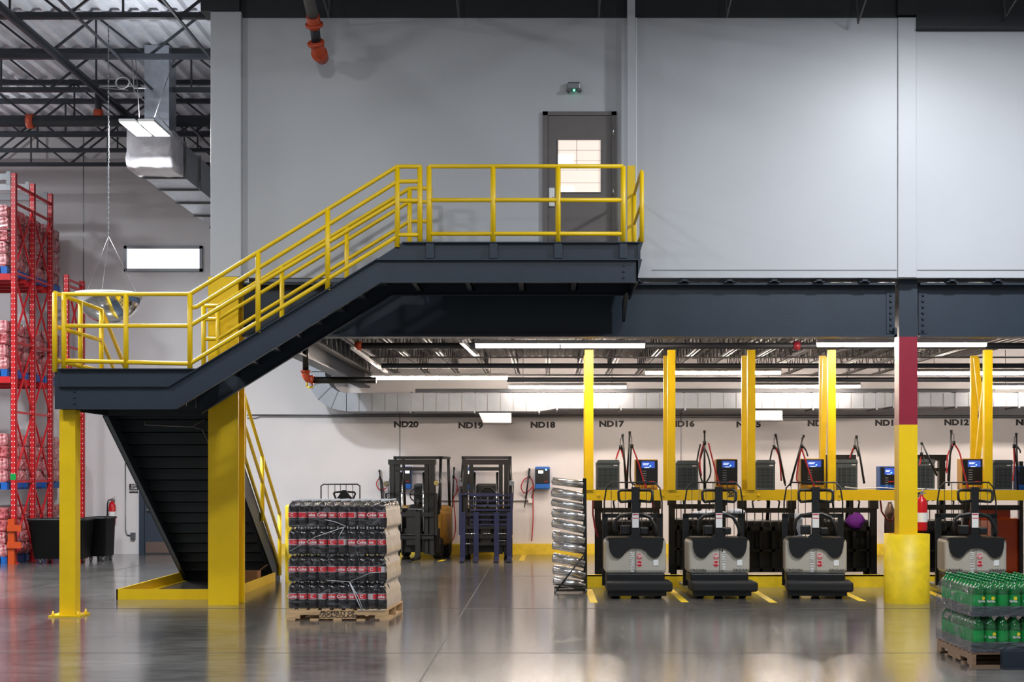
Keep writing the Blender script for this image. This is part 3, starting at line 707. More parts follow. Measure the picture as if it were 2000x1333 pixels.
m = MB(); m.box(W(595, 664, 31.2), W(2250, 661, 31.2)+Vector((0, .1, 0))); 
# wall angle over the duct
m = MB(); m.box((X_(812, 31.0), 30.92, Z_(767, 31)), (9, 30.985, Z_(760, 31))); tag(m.build('duct_angle', M['steelblk']), 'long dark angle iron running along the top edge of the silver duct', 'steel angle')
# diagonal conduit with a lamp channel at the left
t = thing('strut_channel', 'pale strut channel running front to back above the left tube light', 'channel', tuple(W(691, 684, 23.2)))
m = MB(); m.bar(W(688, 680, 23.2), W(757, 729, 28.6), .055, .04); m.build('channel', M['white'], t)
m = MB(); m.tube([W(745, 712, 28), W(745, 690, 28)], .008, 6); m.build('hanger_rod', M['primer'], t)
t = thing('strut_channel', 'short silver strut with dark end cap hanging left of the front tube lights', 'channel', tuple(W(901, 665, 22.6)))
m = MB(); m.bar(W(902, 668, 22.6), W(929, 693, 25), .07, .05); m.build('channel', M['galv'], t)
m = MB(); m.box(W(897, 668, 22.5), W(903, 656, 22.6)); m.build('end_cap', M['steelblk'], t)

# tube lights
rows = [(22.06, 675, 'front'), (27.5, 738, 'middle'), (30.3, 756, 'rear')]
def fixture(xc, Y, z, lb, half=1.22):
    t = thing('tube_light', lb, 'light', (xc, Y, z))
    m = MB(); m.prism([(Y-.055, z+.02), (Y+.055, z+.02), (Y+.035, z+.075), (Y-.035, z+.075)], xc-half, xc+half, 'yz'); m.build('housing', M['white'], t)
    for s_ in (-1, 1):
        a, b = (xc-half+.01, xc-.012) if s_ < 0 else (xc+.012, xc+half-.01)
        m = MB(); m.tube([(a, Y, z), (b, Y, z)], .034, 10); m.build('tube', M['tube'], t)
    for s_ in (-1, 1):
        m = MB(); m.tube([(xc+s_*half*.75, Y, z+.07), (xc+s_*half*.75, Y, 4.15)], .006, 5); m.build('hanger_rod', M['primer'], t)
fx = [(0, 928, 1260, 675), (0, 1595, 1927, 673), (1, 725, 992, 738), (1, 1260, 1525, 728), (1, 1791, 2056, 729), (2, 993, 1224, 756), (2, 1475, 1680, 755), (2, 1937, 2150, 756)]
pos = ['front row, left of the yellow rack posts', 'front row, crossing the maroon column', 'middle row, leftmost', 'middle row, behind the first yellow posts', 'middle row, right of the maroon column', 'rear row, over bay 18', 'rear row, left of the maroon column', 'rear row, at the right edge']
for (r, a, b, py), p in zip(fx, pos):
    Y = rows[r][0]; xa, xb = X_(a, Y), X_(b, Y)
    fixture((xa+xb)/2, Y, Z_(py, Y), 'bright twin tube light hanging under the mezzanine, '+p, (xb-xa)/2)

# silver duct along the back wall
t = thing('air_duct', 'long silver rectangular air duct with a wide elbow along the back wall', 'duct', (0, 31.3, 2.95))
Yd0, Yd1 = 31.0, 31.9
zlo, zhi = Z_(804, Yd0), Z_(768, Yd0)
secs = [(676, 802, 0), (802, 927, 0), (927, 1053, 0), (1053, 1088, 1), (1088, 1213, 2), (1213, 1338, 2), (1338, 1463, 2), (1463, 1588, 2), (1588, 1712, 2), (1712, 1745, 3), (1745, 1867, 4), (1867, 1990, 4), (1990, 2200, 4)]
dz = {0: (0, 0), 1: (0, .06), 2: (.06, .06), 3: (.06, .10), 4: (.10, .10)}
for (a, b, k) in secs:
    xa, xb = X_(a, Yd0), X_(b, Yd0); l0, l1 = dz[k]
    m = MB(); m.prism([(xa+.012, zlo+l0), (xb-.012, zlo+l1), (xb-.012, zhi), (xa+.012, zhi)], Yd0, Yd1); o = m.build('duct_section', M['duct'], t)
    nrib = 4 if b-a > 60 else 1
    m = MB()
    for q in range(1, nrib+1):
        x = xa+(xb-xa)*q/(nrib+1); l = l0+(l1-l0)*q/(nrib+1)
        m.box((x-.008, Yd0-.007, zlo+l+.004), (x+.008, Yd0, zhi-.004))
    m.build('seam_rib', M['primer'], o)
    m = MB(); m.box((xb-.016, Yd0-.03, zlo+l1-.035), (xb+.016, Yd1+.01, zhi+.02)); m.build('flange', M['duct'], t)
# gored elbow at the left end turning upward, then the riser
pc = (X_(676, Yd0), Z_(726, Yd0)); ro = pc[1]-zlo; ri = pc[1]-zhi
seg = 4
for q in range(seg):
    a0, a1 = -PI/2-q*PI/2/seg, -PI/2-(q+1)*PI/2/seg
    P_ = [(pc[0]+rr*math.cos(a), pc[1]+rr*math.sin(a)) for a, rr in ((a0, ri), (a0, ro), (a1+.006, ro), (a1+.006, ri))]
    m = MB(); m.prism(P_, Yd0, Yd1); o = m.build('elbow_gore', M['duct'], t)
    m = MB(); m.bar((P_[2][0], Yd0-.004, P_[2][1]), (P_[3][0], Yd0-.004, P_[3][1]), .012, .016, (0, 1, 0)); m.build('seam_rib', M['primer'], o)
for k_ in range(4):
    zz = pc[1]+k_*.9
    m = MB(); m.box((pc[0]-ro, Yd0, zz+.03), (pc[0]-ri, Yd1, zz+.88)); o = m.build('duct_section', M['duct'], t)
    m = MB()
    for q in (.3, .6): m.box((pc[0]-ro, Yd0-.008, zz+q), (pc[0]-ri, Yd0, zz+q+.015))
    m.build('seam_rib', M['duct'], o)
    m = MB(); m.box((pc[0]-ro-.02, Yd0-.03, zz), (pc[0]-ri+.02, Yd1+.01, zz+.03)); m.build('flange', M['duct'], t)
# supply grilles
for px0, px1, py0, py1, lb in ((935, 998, 807, 826, 'white flared supply air outlet under the duct beside bay number 19'), (1463, 1528, 803, 821, 'white flared supply air outlet under the duct right of bay number 15')):
    t = thing('supply_outlet', lb, 'air outlet', tuple(W((px0+px1)/2, py1, 30.9)))
    xa, xb, zl, zh = X_(px0, 30.9), X_(px1, 30.9), Z_(py1, 30.9), Z_(py0, 30.9)
    m = MB(); m.prism([(xa+.09, zl), (xb, zl), (xb, zh), (xa, zh)], 30.9, 31.5); m.build('hood', M['white'], t)
    m = MB(); m.box((xa+.07, 30.88, zl-.015), (xb+.015, 31.5, zl)); m.build('rim', M['primer'], t)
# bay numbers
for px, s_, py in ((793, 'ND20', 830), (919, 'ND19', 832), (1060, 'ND18', 831), (1194, 'ND17', 829), (1332, 'ND16', 829), (1462, 'ND15', 830), (1601, 'ND14', 828), (1733, 'ND13', 827), (1868, 'ND12', 826), (2008, 'ND11', 826)):
    o = text(s_, .165, 'bay_number', M['ink'], None, (X_(px, YB), YB-.004, Z_(py, YB)), bold=.009, sx=1.25)
    tag(o, 'black painted bay number reading %s high on the back wall' % s_, 'wall lettering')
# conduits and boxes on the back wall
t = thing('conduit', 'long grey conduit with a small kink under the duct on the back wall', 'conduit', tuple(W(900, 811, 32.4)))
m = MB(); Y = YB-.03; m.tube([W(483, 811, Y), W(640, 811, Y), W(2200, 813, Y)], .014, 6); m.tube([W(483, 817, Y), W(500, 817, Y), W(508, 814, Y), W(600, 814, Y), W(2200, 817, Y)], .012, 6); m.build('pipe', M['greymetal'], t)
t = thing('conduit', 'vertical grey conduit ending in an outlet box beside the lower door', 'conduit', tuple(W(250, 1047, 32.4)))
m = MB(); m.tube([W(245, 905, Y), W(245, 1036, Y), W(248, 1045, Y), W(256, 1047, Y)], .012, 6); m.build('pipe', M['greymetal'], t)
m = MB(); m.box(W(256, 1054, Y)-Vector((0, .06, 0)), W(265, 1041, YB)); m.build('outlet_box', M['greymetal'], t)
t = thing('conduit', 'grey conduit running behind the forklifts into a white junction box', 'conduit', tuple(W(950, 979, 32.4)))
m = MB(); m.tube([W(845, 979, Y), W(1032, 979, Y)], .012, 6); m.tube([W(1038, 975, Y), W(1040, 965, Y), W(1046, 955, Y)], .011, 6); m.build('pipe', M['greymetal'], t)
m = MB(); m.box(W(1032, 983, Y)-Vector((0, .05, 0)), W(1043, 974, YB)); m.build('outlet_box', M['white'], t)
# exit sign
t = thing('exit_sign', 'small black sign reading EXIT STAIR DOWN beside the lower door', 'sign', tuple(W(262, 962, YB)))
m = MB(); m.box(W(253, 963, YB)-Vector((0, .02, 0)), W(270, 946, YB-.004)); m.build('plate', M['black'], t)
for k, s_ in enumerate(('EXIT', 'STAIR', 'DOWN')):
    p = W(261.5, 949.6+k*5, YB-.03); text(s_, .055, 'lettering', M['white'], t, tuple(p-Vector(t.location)), bold=.001)

# fire extinguishers
def extinguisher(loc, s_, lb, leanx=0):
    t = thing('fire_extinguisher', lb, 'fire extinguisher', loc)
    m = MB(); m.smooth = True; m.lathe([(.0, 0), (.07*s_, .005), (.075*s_, .03), (.075*s_, .36*s_), (.06*s_, .41*s_), (.025*s_, .44*s_), (.022*s_, .47*s_)], 16); m.build('cylinder', M['redgloss'], t, False)
    m = MB(); m.lathe([(.0762*s_, .12*s_), (.0762*s_, .24*s_)], 16, cap=False); m.build('label_band', M['paper'], t, False)
    m = MB(); m.box((-.02*s_, -.02, .46*s_), (.02*s_, .02, .51*s_)); m.bar((-.02, 0, .50*s_), (.07*s_, 0, .55*s_), .02, .012); m.bar((-.02, 0, .48*s_), (.06*s_, 0, .49*s_), .02, .012); m.build('valve', M['chrome'], t, False)
    m = MB(); m.tube([(-.02*s_, 0, .49*s_), (-.08*s_, 0, .48*s_), (-.10*s_, 0, .40*s_), (-.095*s_, -.01, .2*s_)], .013*s_, 7, ); m.tube([(-.095*s_, -.01, .2*s_), (-.095*s_, -.01, .1*s_)], .02*s_, 7, .028*s_); m.build('hose', M['black'], t, False)
    m = MB(); m.box((-.03, .07*s_, .2*s_), (.03, .076*s_+.02, .5*s_)); m.build('bracket', M['greymetal'], t, False)
extinguisher(tuple(W(219, 1022, YB-.1)), 1.0, 'red fire extinguisher hung on the white wall beside the lower door')
extinguisher((X_(1799, 20.62), 20.60, .93), 1.05, 'large red fire extinguisher hung behind the right column')

# hanging lamp, duct and mirror in the left aisle
t = thing('high_bay_light', 'glaring twin-panel lamp hanging under the roof in the left aisle', 'light', tuple(W(275, 237, 23)))
for a in (0, 1):
    x = X_(259+a*37, 23)-.02; z = Z_(246, 23)
    m = MB(); m.box((x-.12, 22.75, z+.01), (x+.12, 23.75, z+.05)); h = m.build('housing', M['white'], t)
    m = MB(); m.box((x-.11, 22.78, z), (x+.11, 23.72, z+.01)); m.build('panel', M['led'], h)
m = MB(); m.box((X_(258, 23), 23.1, Z_(243, 23)), (X_(300, 23), 23.4, Z_(238, 23)+.02)); m.build('driver_box', M['greymetal'], t)
m = MB()
for dx in (-.3, .3): m.tube([(X_(276, 23)+dx*.3, 23.25, Z_(238, 23)), (X_(276, 23)+dx, 23.8, 8.14)], .006, 5)
m.build('hanger_wire', M['primer'], t)
m = MB(); m.smooth = True
pts = [W(238+13*math.cos(a), 162+11*math.sin(a), 23.6) for a in [i*PI/8 for i in range(33)]]
m.tube([p+Vector((0, .002*i, .001*i)) for i, p in enumerate(pts)]+[W(262, 172, 23.6), W(285, 172, 23.6)], .012, 6)
tag(m.build('cable_coil', M['primer']), 'coil of white cable hung under the roof above the lamp', 'cable')
m = MB(); m.tube([W(258, 111, 23.83), W(262, 178, 24.05), W(300, 215, 24.05), W(345, 268, 24.05)], .008, 5); m.tube([W(192, 171, 24.05), W(250, 176, 24.05)], .008, 5); tag(m.build('cable', M['primer']), 'loose white cable slanting down to the right behind the lamp', 'cable')
t = thing('air_duct', 'large silver duct with plastic-wrapped open end hanging in the left aisle', 'duct', tuple(W(290, 340, 24.6)))
Ya = 24.6; xa, xb = X_(246, Ya), X_(330, Ya); zl, zh = Z_(322, Ya), Z_(254, Ya)
m = MB(); m.box((xa, Ya+.9, zl), (xb, YB-.1, zh)); m.build('duct_run', M['galv'], t)
for y in (25.6, 26.7, 28.0, 29.4, 30.8):
    m = MB(); m.box((xa-.03, y, zl-.03), (xb+.03, y+.05, zh+.03)); m.build('flange', M['primer'], t)
random.seed(3)
m = MB(); m.smooth = True
nx, nz = 10, 9; k0 = len(m.v)
def wr(a): return (random.random()-.5)*a
ring = []
for j in range(6):
    y = Ya+j*.18; f = [0, .02, .03, .03, .03, .02][j]
    ring.append([Vector((xa-f+(xb-xa+2*f)*u, y+wr(.05), zl-f+(zh-zl+2*f)*v)) for u, v in [(i/6, 0) for i in range(6)]+[(1, i/5) for i in range(5)]+[(1-i/6, 1) for i in range(6)]+[(0, 1-i/5) for i in range(5)]])
    for p in ring[-1]: p.x += wr(.03); p.z += wr(.03)
N = len(ring[0])
for r_ in ring: m.v += r_
for j in range(5):
    for i in range(N): m.face([j*N+i, j*N+(i+1) % N, (j+1)*N+(i+1) % N, (j+1)*N+i])
m.v.append(Vector(((xa+xb)/2, Ya+.12, (zl+zh)/2))); c_ = len(m.v)-1
for i in range(N): m.face([c_, (i+1) % N, i])
M['wrap'] = mat('pale_plastic_wrap', (205, 200, 204), 0.3, noise=0.2, nscale=3, bump=0.7, bscale=7, coat=.5)
o = m.build('end_wrap', M['wrap'], t); o['label'] = 'crumpled plastic over the open end'
m = MB(); m.box((X_(250, Ya), Ya+1.0, zh), (X_(300, Ya), Ya+1.5, 8.85)); m.build('vertical_drop', M['galv'], t)

t = thing('dome_mirror', 'half-dome convex safety mirror hanging from a chain beyond the lower landing', 'mirror', (X_(212, 21.9), 21.9, Z_(577, 21.9)-.42))
r = .455; zc = .42
m = MB(); m.smooth = True; m.lathe([(r*math.sin(a), zc-.40*math.cos(a)) for a in [i*PI/2/14 for i in range(15)]], 40, cap=False); m.build('mirror_dome', M['chrome'], t, False)
m = MB(); m.lathe([(r, zc-.04), (r+.012, zc-.04), (r+.012, zc+.025), (r, zc+.025)], 40, cap=False); m.lathe([(0.001, zc+.02), (r, zc+.02)], 40, cap=False); m.build('rim', M['white'], t, False)
m = MB()
for a in range(3): m.tube([(r*.9*math.cos(a*2.1), r*.9*math.sin(a*2.1), zc+.02), (0, 0, Z_(462, 21.9)-t.location.z)], .003, 4)
m.build('chain_spread', M['primer'], t, False)
m = MB(); zt_ = Z_(462, 21.9)-t.location.z; z = zt_
ztop = 8.10-t.location.z; i = 0
while z < ztop:
    a, b = (.010, .004) if i % 2 else (.004, .010)
    m.box((-a, -b, z), (a, b, z+.03)); z += .036; i += 1
m.build('chain', M['greymetal'], t, False)['kind'] = 'stuff'

# ------------------------------------------------------------------ red racking on the left with wrapped loads
M['beamgrey'] = mat('pale_grey_beam_paint', (140, 142, 146), 0.5)
def rack_frame(x, ys, ztop, lb, red=M['red']):
    t = thing('pallet_rack', lb, 'rack', (x, ys[0], 0))
    for y in ys:
        m = MB(); w_ = .05
        m.box((x-w_, y-.04, .01), (x-w_+.008, y+.04, ztop)); m.box((x+w_-.008, y-.04, .01), (x+w_, y+.04, ztop)); m.box((x-w_, y-.04, .01), (x+w_, y-.032, ztop)); u = m.build('upright', red, t)
        m = MB(); z = .3
        while z < ztop-.05:
            for dx in (-.025, .025): m.box((x+dx-.007, y-.0425, z), (x+dx+.007, y-.041, z+.02))
            z += .1
        m.build('slots', M['paper'], u)['kind'] = 'stuff'
        m = MB(); m.box((x-.09, y-.07, 0), (x+.09, y+.07, .01)); m.build('foot_plate', red, t)
    for a, b in zip(ys, ys[1:]):
        z = .25
        m = MB(); m.bar((x, a, z), (x, b, z), .04, .04); m.build('brace', red, t)
        while z+1.3 < ztop:
            m = MB(); m.bar((x, a, z), (x, b, z+1.3), .03, .03); m.build('brace', red, t)
            m = MB(); m.bar((x, b, z+.02), (x, a, z+1.3), .03, .03); m.build('brace', red, t)
            m = MB(); m.bar((x, a, z+1.3), (x, b, z+1.3), .04, .04); m.build('brace', red, t); z += 1.32
        m = MB(); m.bar((x, a, ztop-.2), (x, b, ztop-.2), .04, .05); m.build('brace', red, t)
    return t
xr_ = -10.08; ys = (29.0, 30.05, 31.12)
rk = rack_frame(xr_, ys, Z_(339, 29.0), 'tall red pallet rack end frame with perforated uprights at the left edge')
zl_ = [Z_(541, 29), Z_(742, 29)]
for z in zl_[:2]:
    for y in ys:
        m = MB(); m.box((-12.8, y-.03, z-.06), (xr_-.05, y+.03, z+.06)); m.build('shelf_beam', M['red'], rk)
    m = MB()
    for y in (29.3, 29.8, 30.3, 30.8): m.box((-12.8, y, z-.02), (xr_-.05, y+.06, z+.055))
    m.build('deck_bar', M['red'], rk)
for y in ys:
    m = MB(); m.box((-12.8, y-.03, Z_(346, 29)-.06), (xr_-.05, y+.03, Z_(346, 29)+.06)); m.box((xr_-.13, y-.05, Z_(346, 29)-.16), (xr_-.05, y-.03, Z_(346, 29)+.1)); o = m.build('shelf_beam', M['beamgrey'], rk); o['label'] = 'white shelf beam'
m = MB(); m.box((xr_-.05, 28.955, Z_(938, 29)), (xr_+.05, 28.96, Z_(926, 29))); m.build('green_marker', M['limelab'], rk)
m = MB(); m.box((xr_-.06, 28.80, .3), (xr_+.2, 28.84, .42)); m.box((xr_-.06, 28.80, .62), (xr_+.2, 28.84, .74)); m.box((xr_-.06, 28.84, 0), (xr_+.06, 28.94, .85)); o = m.build('foot_guard', M['orangetr'], rk); o['label'] = 'orange-red guard at the rack foot'
rack_frame(-9.4, (30.0, 31.0), Z_(537, 30.0), 'lower red rack end frame standing right of the tall one')
# pallets and loads
def blue_pallet(x, y, z, lb):
    t = thing('pallet', lb, 'pallet', (x, y, z), group='blue pallets in the red rack')
    m = MB()
    for i in range(5): m.box((-.5, -.48+i*.215, .115), (.5, -.48+i*.215+.1, .135))
    m.build('top_boards', M['blue'], t, False)
    m = MB()
    for dx in (-.5, -.06, .38): m.box((dx, -.48, .0), (dx+.12, .48, .115))
    m.build('stringers', M['blue'], t, False)
random.seed(11)
base_case = []
for v in range(3):
    mb = MB(); mb.smooth = False
    hx, hy, hz = .49, .236, .112
    def pt(u, v_, w_): 
        sx = 1-.05*abs(w_)**6-.012*math.sin(v_*9); return Vector((u*hx*sx+wr(.022), v_*hy*(1-.02*abs(w_)**6)+wr(.012), w_*hz+hz+wr(.006)))
    g = {}
    def vid(i, j, k, n=6):
        key = (i, j, k)
        if key not in g: g[key] = len(mb.v); mb.v.append(pt(i/n*2-1, j/n*2-1, k/n*2-1))
        return g[key]
    n = 6
    for a in range(n):
        for b in range(n):
            for c in (0, n):
                mb.face([vid(a, b, c), vid(a+1, b, c), vid(a+1, b+1, c), vid(a, b+1, c)])
                mb.face([vid(a, c, b), vid(a+1, c, b), vid(a+1, c, b+1), vid(a, c, b+1)])
                mb.face([vid(c, a, b), vid(c, a+1, b), vid(c, a+1, b+1), vid(c, a, b+1)])
    o = mb.build('bottle_case', M['case' if v != 1 else 'cased'], None); base_case.append(o)
used = [False]*3
lev = [(zl_[0]+.062, 5, 'top shelf'), (zl_[1]+.062, 4, 'middle shelf'), (Z_(957, 29), 4, 'upper floor stack'), (0.0, 4, 'floor stack')]
dep = [(29.45, 'front'), (30.5, 'middle'), (31.65, 'rear')]
for (z, nl, ln) in lev:
    for (y, dn_) in dep:
        blue_pallet(xr_-.62, y, z, 'blue pallet under the %s load on the %s of the tall red rack' % (dn_, ln))
        for k in range(nl):
            for s_ in (-1, 1):
                v = random.randrange(3)
                o = base_case[v] if not used[v] else dup(base_case[v])
                used[v] = True
                o.location = (xr_-.62+wr(.04), y+s_*.245, z+.137+k*.232)
                o.rotation_euler = (0, 0, wr(.05))
                o.scale = (1, 1, 1)
                o['label'] = 'red shrink-wrapped drinks case, %s layer up, %s side of the %s load, %s' % (ORD[k], 'near' if s_ < 0 else 'far', dn_, ln)
                o['category'] = 'drinks case'; o['group'] = 'wrapped drinks cases in the red rack'
# red machine arm by the rack
t = thing('door_guard', 'curved glossy red and white guard post behind the support post', 'guard', tuple(W(158, 1010, 31.8)))
m = MB(); m.smooth = True; m.tube([W(156, 1085, 31.8), W(156, 920, 31.8), W(153, 900, 31.8), W(146, 890, 31.8)], .09, 12); m.build('post', M['redgloss'], t)
m = MB(); m.tube([W(153, 1010, 31.6), W(153, 915, 31.6)], .02, 8); m.build('stripe', M['white'], t)

# tilt carts
def cart(px0, px1, ptop, pbot, Y, lb, sticker):
    x0, x1 = X_(px0, Y), X_(px1, Y); zt, zb_ = Z_(ptop, Y), .1; D = .75
    t = thing('tilt_cart', lb, 'cart', ((x0+x1)/2, Y, 0))
    def ring_(f, z, e=0):
        a, b, c, d = x0+f*(x1-x0), x1-f*.5*(x1-x0), Y+f*.3, Y+D-f*.3
        rr = .08; out = []
        for (cx, cy, s0) in ((b-rr, c+rr, -PI/2), (b-rr, d-rr, 0), (a+rr, d-rr, PI/2), (a+rr, c+rr, PI)):
            for i in range(4): q = s0+i*PI/6; out.append(Vector((cx+(rr+e)*math.cos(q), cy+(rr+e)*math.sin(q), z)))
        return out
    m = MB(); m.smooth = True
    R = [ring_(.10, zb_), ring_(.0, zt-.04), ring_(.0, zt-.04, .03), ring_(.0, zt, .03), ring_(.0, zt, -.03), ring_(.03, zt-.1, -.03), ring_(.12, .2, -.02)]
    n_ = len(R[0])
    for r_ in R: m.v += r_
    for j in range(len(R)-1):
        for i in range(n_): m.face([j*n_+i, j*n_+(i+1) % n_, (j+1)*n_+(i+1) % n_, (j+1)*n_+i])
    m.face(list(range(n_))[::-1]); m.face([(len(R)-1)*n_+i for i in range(n_)])
    m.build('tub', M['black'], t)
    for fx_ in (.22, .82):
        for yy in (Y+.12, Y+D-.12):
            xx = x0+fx_*(x1-x0)
            m = MB(); m.lathe([(.05, -.018), (.05, .018)], 12, (xx, yy, .05), 'x'); c_ = m.build('caster', M['greymetal'], t)
            m = MB(); m.box((xx-.03, yy-.02, .06), (xx+.03, yy+.03, .12)); m.build('caster_bracket', M['chrome'], c_)
    if sticker:
        (a, b, c, d, mt_) = sticker; m = MB(); m.box((X_(a, Y), Y+.03, Z_(d, Y)), (X_(b, Y), Y+.05, Z_(c, Y))); m.build('sticker', mt_, t)
cart(52, 162, 1014, 1098, 28.85, 'large black wheeled tilt cart behind the yellow support post', (84, 95, 1037, 1043, M['paper']))
cart(165, 206, 1011, 1090, 29.7, 'smaller black wheeled bin with a red sticker, right of the tilt cart', (175, 190, 1024, 1038, M['sticker']))
t = thing('waste_bin', 'grey plastic bin end with a pale lid rim beside the black bins', 'bin', tuple(W(199, 1086, 31.3)))
m = MB(); m.prism([(X_(194, 31.3), 0), (X_(203, 31.3), 0), (X_(206, 31.3), Z_(1022, 31.3)), (X_(190, 31.3), Z_(1022, 31.3))], 31.3, 31.8); m.build('bin_body', M['slate'], t)
m = MB(); m.box(W(189, 1032, 31.25), W(207, 1026, 31.28)); m.build('lid_rim', M['white'], t)
# ------------------------------------------------------------------ pallets of bottles
def pallet(x0, x1, y0, y1, mt, name_lb, rz=0, stencil=None, notch_front=True):
    cx, cy = (x0+x1)/2, (y0+y1)/2; hx, hy = (x1-x0)/2, (y1-y0)/2
    t = thing('wooden_pallet', name_lb, 'pallet', (cx, cy, 0), rz)
    def strv(m, a, b, along):     # notched stringer
        L = hx if along == 'x' else hy
        z0, z1 = .018, .115
        ks = [-L, -L*.74, -L*.36, L*.36, L*.74, L]
        for i in range(5):
            lo = z0 if i % 2 == 0 else z0+.045
            if along == 'x': m.box((ks[i], a, lo), (ks[i+1], b, z1))
            else: m.box((a, ks[i], lo), (b, ks[i+1], z1))
    al = 'x' if notch_front else 'y'
    S = hy if al == 'x' else hx
    for k, (a, b) in enumerate(((-S, -S+.035), (-.018, .018), (S-.035, S))):
        m = MB(); strv(m, a, b, al); o = m.build('stringer', mt, t, False)
    n_ = 9; L = hx if al == 'x' else hy
    for i in range(n_):
        a = -L+i*(2*L-.09)/(n_-1)
        m = MB()
        if al == 'x': m.box((a, -S, .116), (a+.09, S, .133))
        else: m.box((-S, a, .116), (S, a+.09, .133))
        m.build('top_board', mt, t, False)
    for i in range(5):
        a = -L+i*(2*L-.1)/4
        m = MB()
        if al == 'x': m.box((a, -S, 0), (a+.1, S, .017))
        else: m.box((-S, a, 0), (S, a+.1, .017))
        m.build('bottom_board', mt, t, False)
    if stencil:
        for k, s_ in enumerate(stencil): text(s_, .055, 'stencil', M['ink'], t, (0, -hy-.003, .09-k*.042), sx=1.15, bold=.001)
    return t
def make_bottle(cola):
    t = thing('cola_bottle' if cola else 'soda_bottle', '', 'bottle')
    prof = [(.030, 0), (.046, .006), (.052, .03), (.0525, .10), (.0515, .112), (.0515, .17), (.0525, .185), (.0520, .225), (.046, .252), (.026, .283), (.0135, .292), (.0135, .300)]
    m = MB(); m.smooth = True; m.lathe(prof, 14); m.build('bottle_body', M['cola' if cola else 'lime'], t, False)
    e_ = 0 if cola else .03
    m = MB(); m.lathe([(.0525, .108-e_), (.0525, .114-e_)], 14, cap=False); m.lathe([(.0525, .170+e_/3), (.0525, .177+e_/3)], 14, cap=False); m.m = 1; m.lathe([(.0528, .114-e_), (.0528, .170+e_/3)], 14, cap=False)
    if not cola: m.mi = [1]*len(m.mi)
    else:
        for q in (0, 1, 2, 3): m.mi[len(m.mi)-14+q] = 0
    m.build('bottle_label', [M['label_silver'], M['label_red' if cola else 'limelab']], t, False)
    m = MB(); m.lathe([(.0150, .296), (.0150, .316), (.013, .318)], 12); m.build('cap', M['capw' if cola else 'limecap'], t, False)
    return t
LZ = .316
LAYN = ['bottom', 'second', 'third', 'top']
cpal = pallet(-3.01, -1.82, 17.84, 19.0, M['wood'], 'pine pallet carrying the wrapped stack of dark cola bottles', rz=-.05, stencil=('PROPERTY OF', 'COCA-COLA-00'))
R_ = Matrix.Rotation(-.05, 4, 'Z')
ccx, ccy = -2.415, 18.42
proto = make_bottle(True); first = True
random.seed(21); tx_jobs = []
wmesh = {}
for lay in range(4):
    for row in range(10):
        for col in range(10):
            show = row <= 3 or lay == 3
            if row % 2 and lay < 3 and col == 9: continue
            if not show: continue
            lx, ly = -.535+col*.1165+(.058 if row % 2 and lay < 3 else 0), -.52+row*.113
            p = R_ @ Vector((lx, ly, 0)); 
            lab = 'cola bottle, %s from the left, %s row back, %s layer of the wrapped stack' % (ORD[col], ORD[row], LAYN[lay])
            if first: b = proto; first = False
            else: b = dup(proto)
            b.location = (ccx+p.x, ccy+p.y, .134+lay*LZ); b.rotation_euler = (0, 0, random.random()*6.28)
            b['label'] = lab; b['group'] = 'dark cola bottles on the pine pallet'
            if row == 0:
                q = (col*7+lay*3) % 5
                s_ = {0: 'Coke', 2: 'ke', 4: 'C', 3: 'oke'}.get(q)
                if s_: tx_jobs.append((s_, b))
for s_, b in tx_jobs:
    text(s_, .050, 'lettering', M['white'], b, (0, -.0545, .142), bold=.001); b.rotation_euler.z = -.05
# tray sheets between layers and the wrap around them
m = MB()
lx0, lx1, ly0, ly1 = -.6, .6, -.585, .565
for lay in range(1, 4):
    z = .134+lay*LZ-.0015
for lay in range(4):
    # inner bottles hidden behind the outer rows: dark filler rows seen only between the bottles
    pass
def wrap_shell(cx, cy, rot, x0, x1, y0, y1, zb_, zt, lay, name, lb, mt, top=True, side_mat=None):
    t = thing(name, lb, 'stretch wrap', (cx, cy, zb_), rot)
    def ringp(z, ins):
        out = []
        N = 14
        X0, X1, Y0_, Y1_ = x0+ins, x1-ins, y0+ins, y1-ins
        for i in range(N): out.append((X0+(X1-X0)*i/N, Y0_))
        for i in range(N): out.append((X1, Y0_+(Y1_-Y0_)*i/N))
        for i in range(N): out.append((X1-(X1-X0)*i/N, Y1_))
        for i in range(N): out.append((X0, Y1_-(Y1_-Y0_)*i/N))
        return [Vector((a+(random.random()-.5)*.006, b+(random.random()-.5)*.006, z)) for a, b in out]
    zs = []
    for k in range(lay):
        for f, ins in ((0, .004), (.08, 0), (.34, 0), (.42, .008), (.55, .006), (.68, .012), (.82, .032), (.94, .034)): zs.append((k*LZ+f*LZ, ins))
    zs[-1] = (lay*LZ-.05, .03)
    R2 = [ringp(z, i_) for z, i_ in zs]
    n_ = len(R2[0]); N = 14
    for nm, rng, mm in (('front_film', range(0, N), mt), ('right_film', range(N, 2*N), side_mat or mt), ('back_film', range(2*N, 3*N), mt), ('left_film', range(3*N, 4*N), side_mat if lay == 2 else mt)):
        m = MB(); m.smooth = True; idx = {}
        for j in range(len(R2)-1):
            for i in rng:
                f = []
                for (jj, ii) in ((j, i), (j, (i+1) % n_), (j+1, (i+1) % n_), (j+1, i)):
                    if (jj, ii) not in idx: idx[(jj, ii)] = len(m.v); m.v.append(R2[jj][ii])
                    f.append(idx[(jj, ii)])
                m.face(f)
        m.build(nm, mm, t, False)
    return t
wr1 = wrap_shell(ccx, ccy, -.05, -.598, .578, -.58, .56, .134, 0, 4, 'stretch_wrap', 'clear crinkled stretch film wrapped around the stack of cola bottles', M['film'], side_mat=M['film_sheen'])
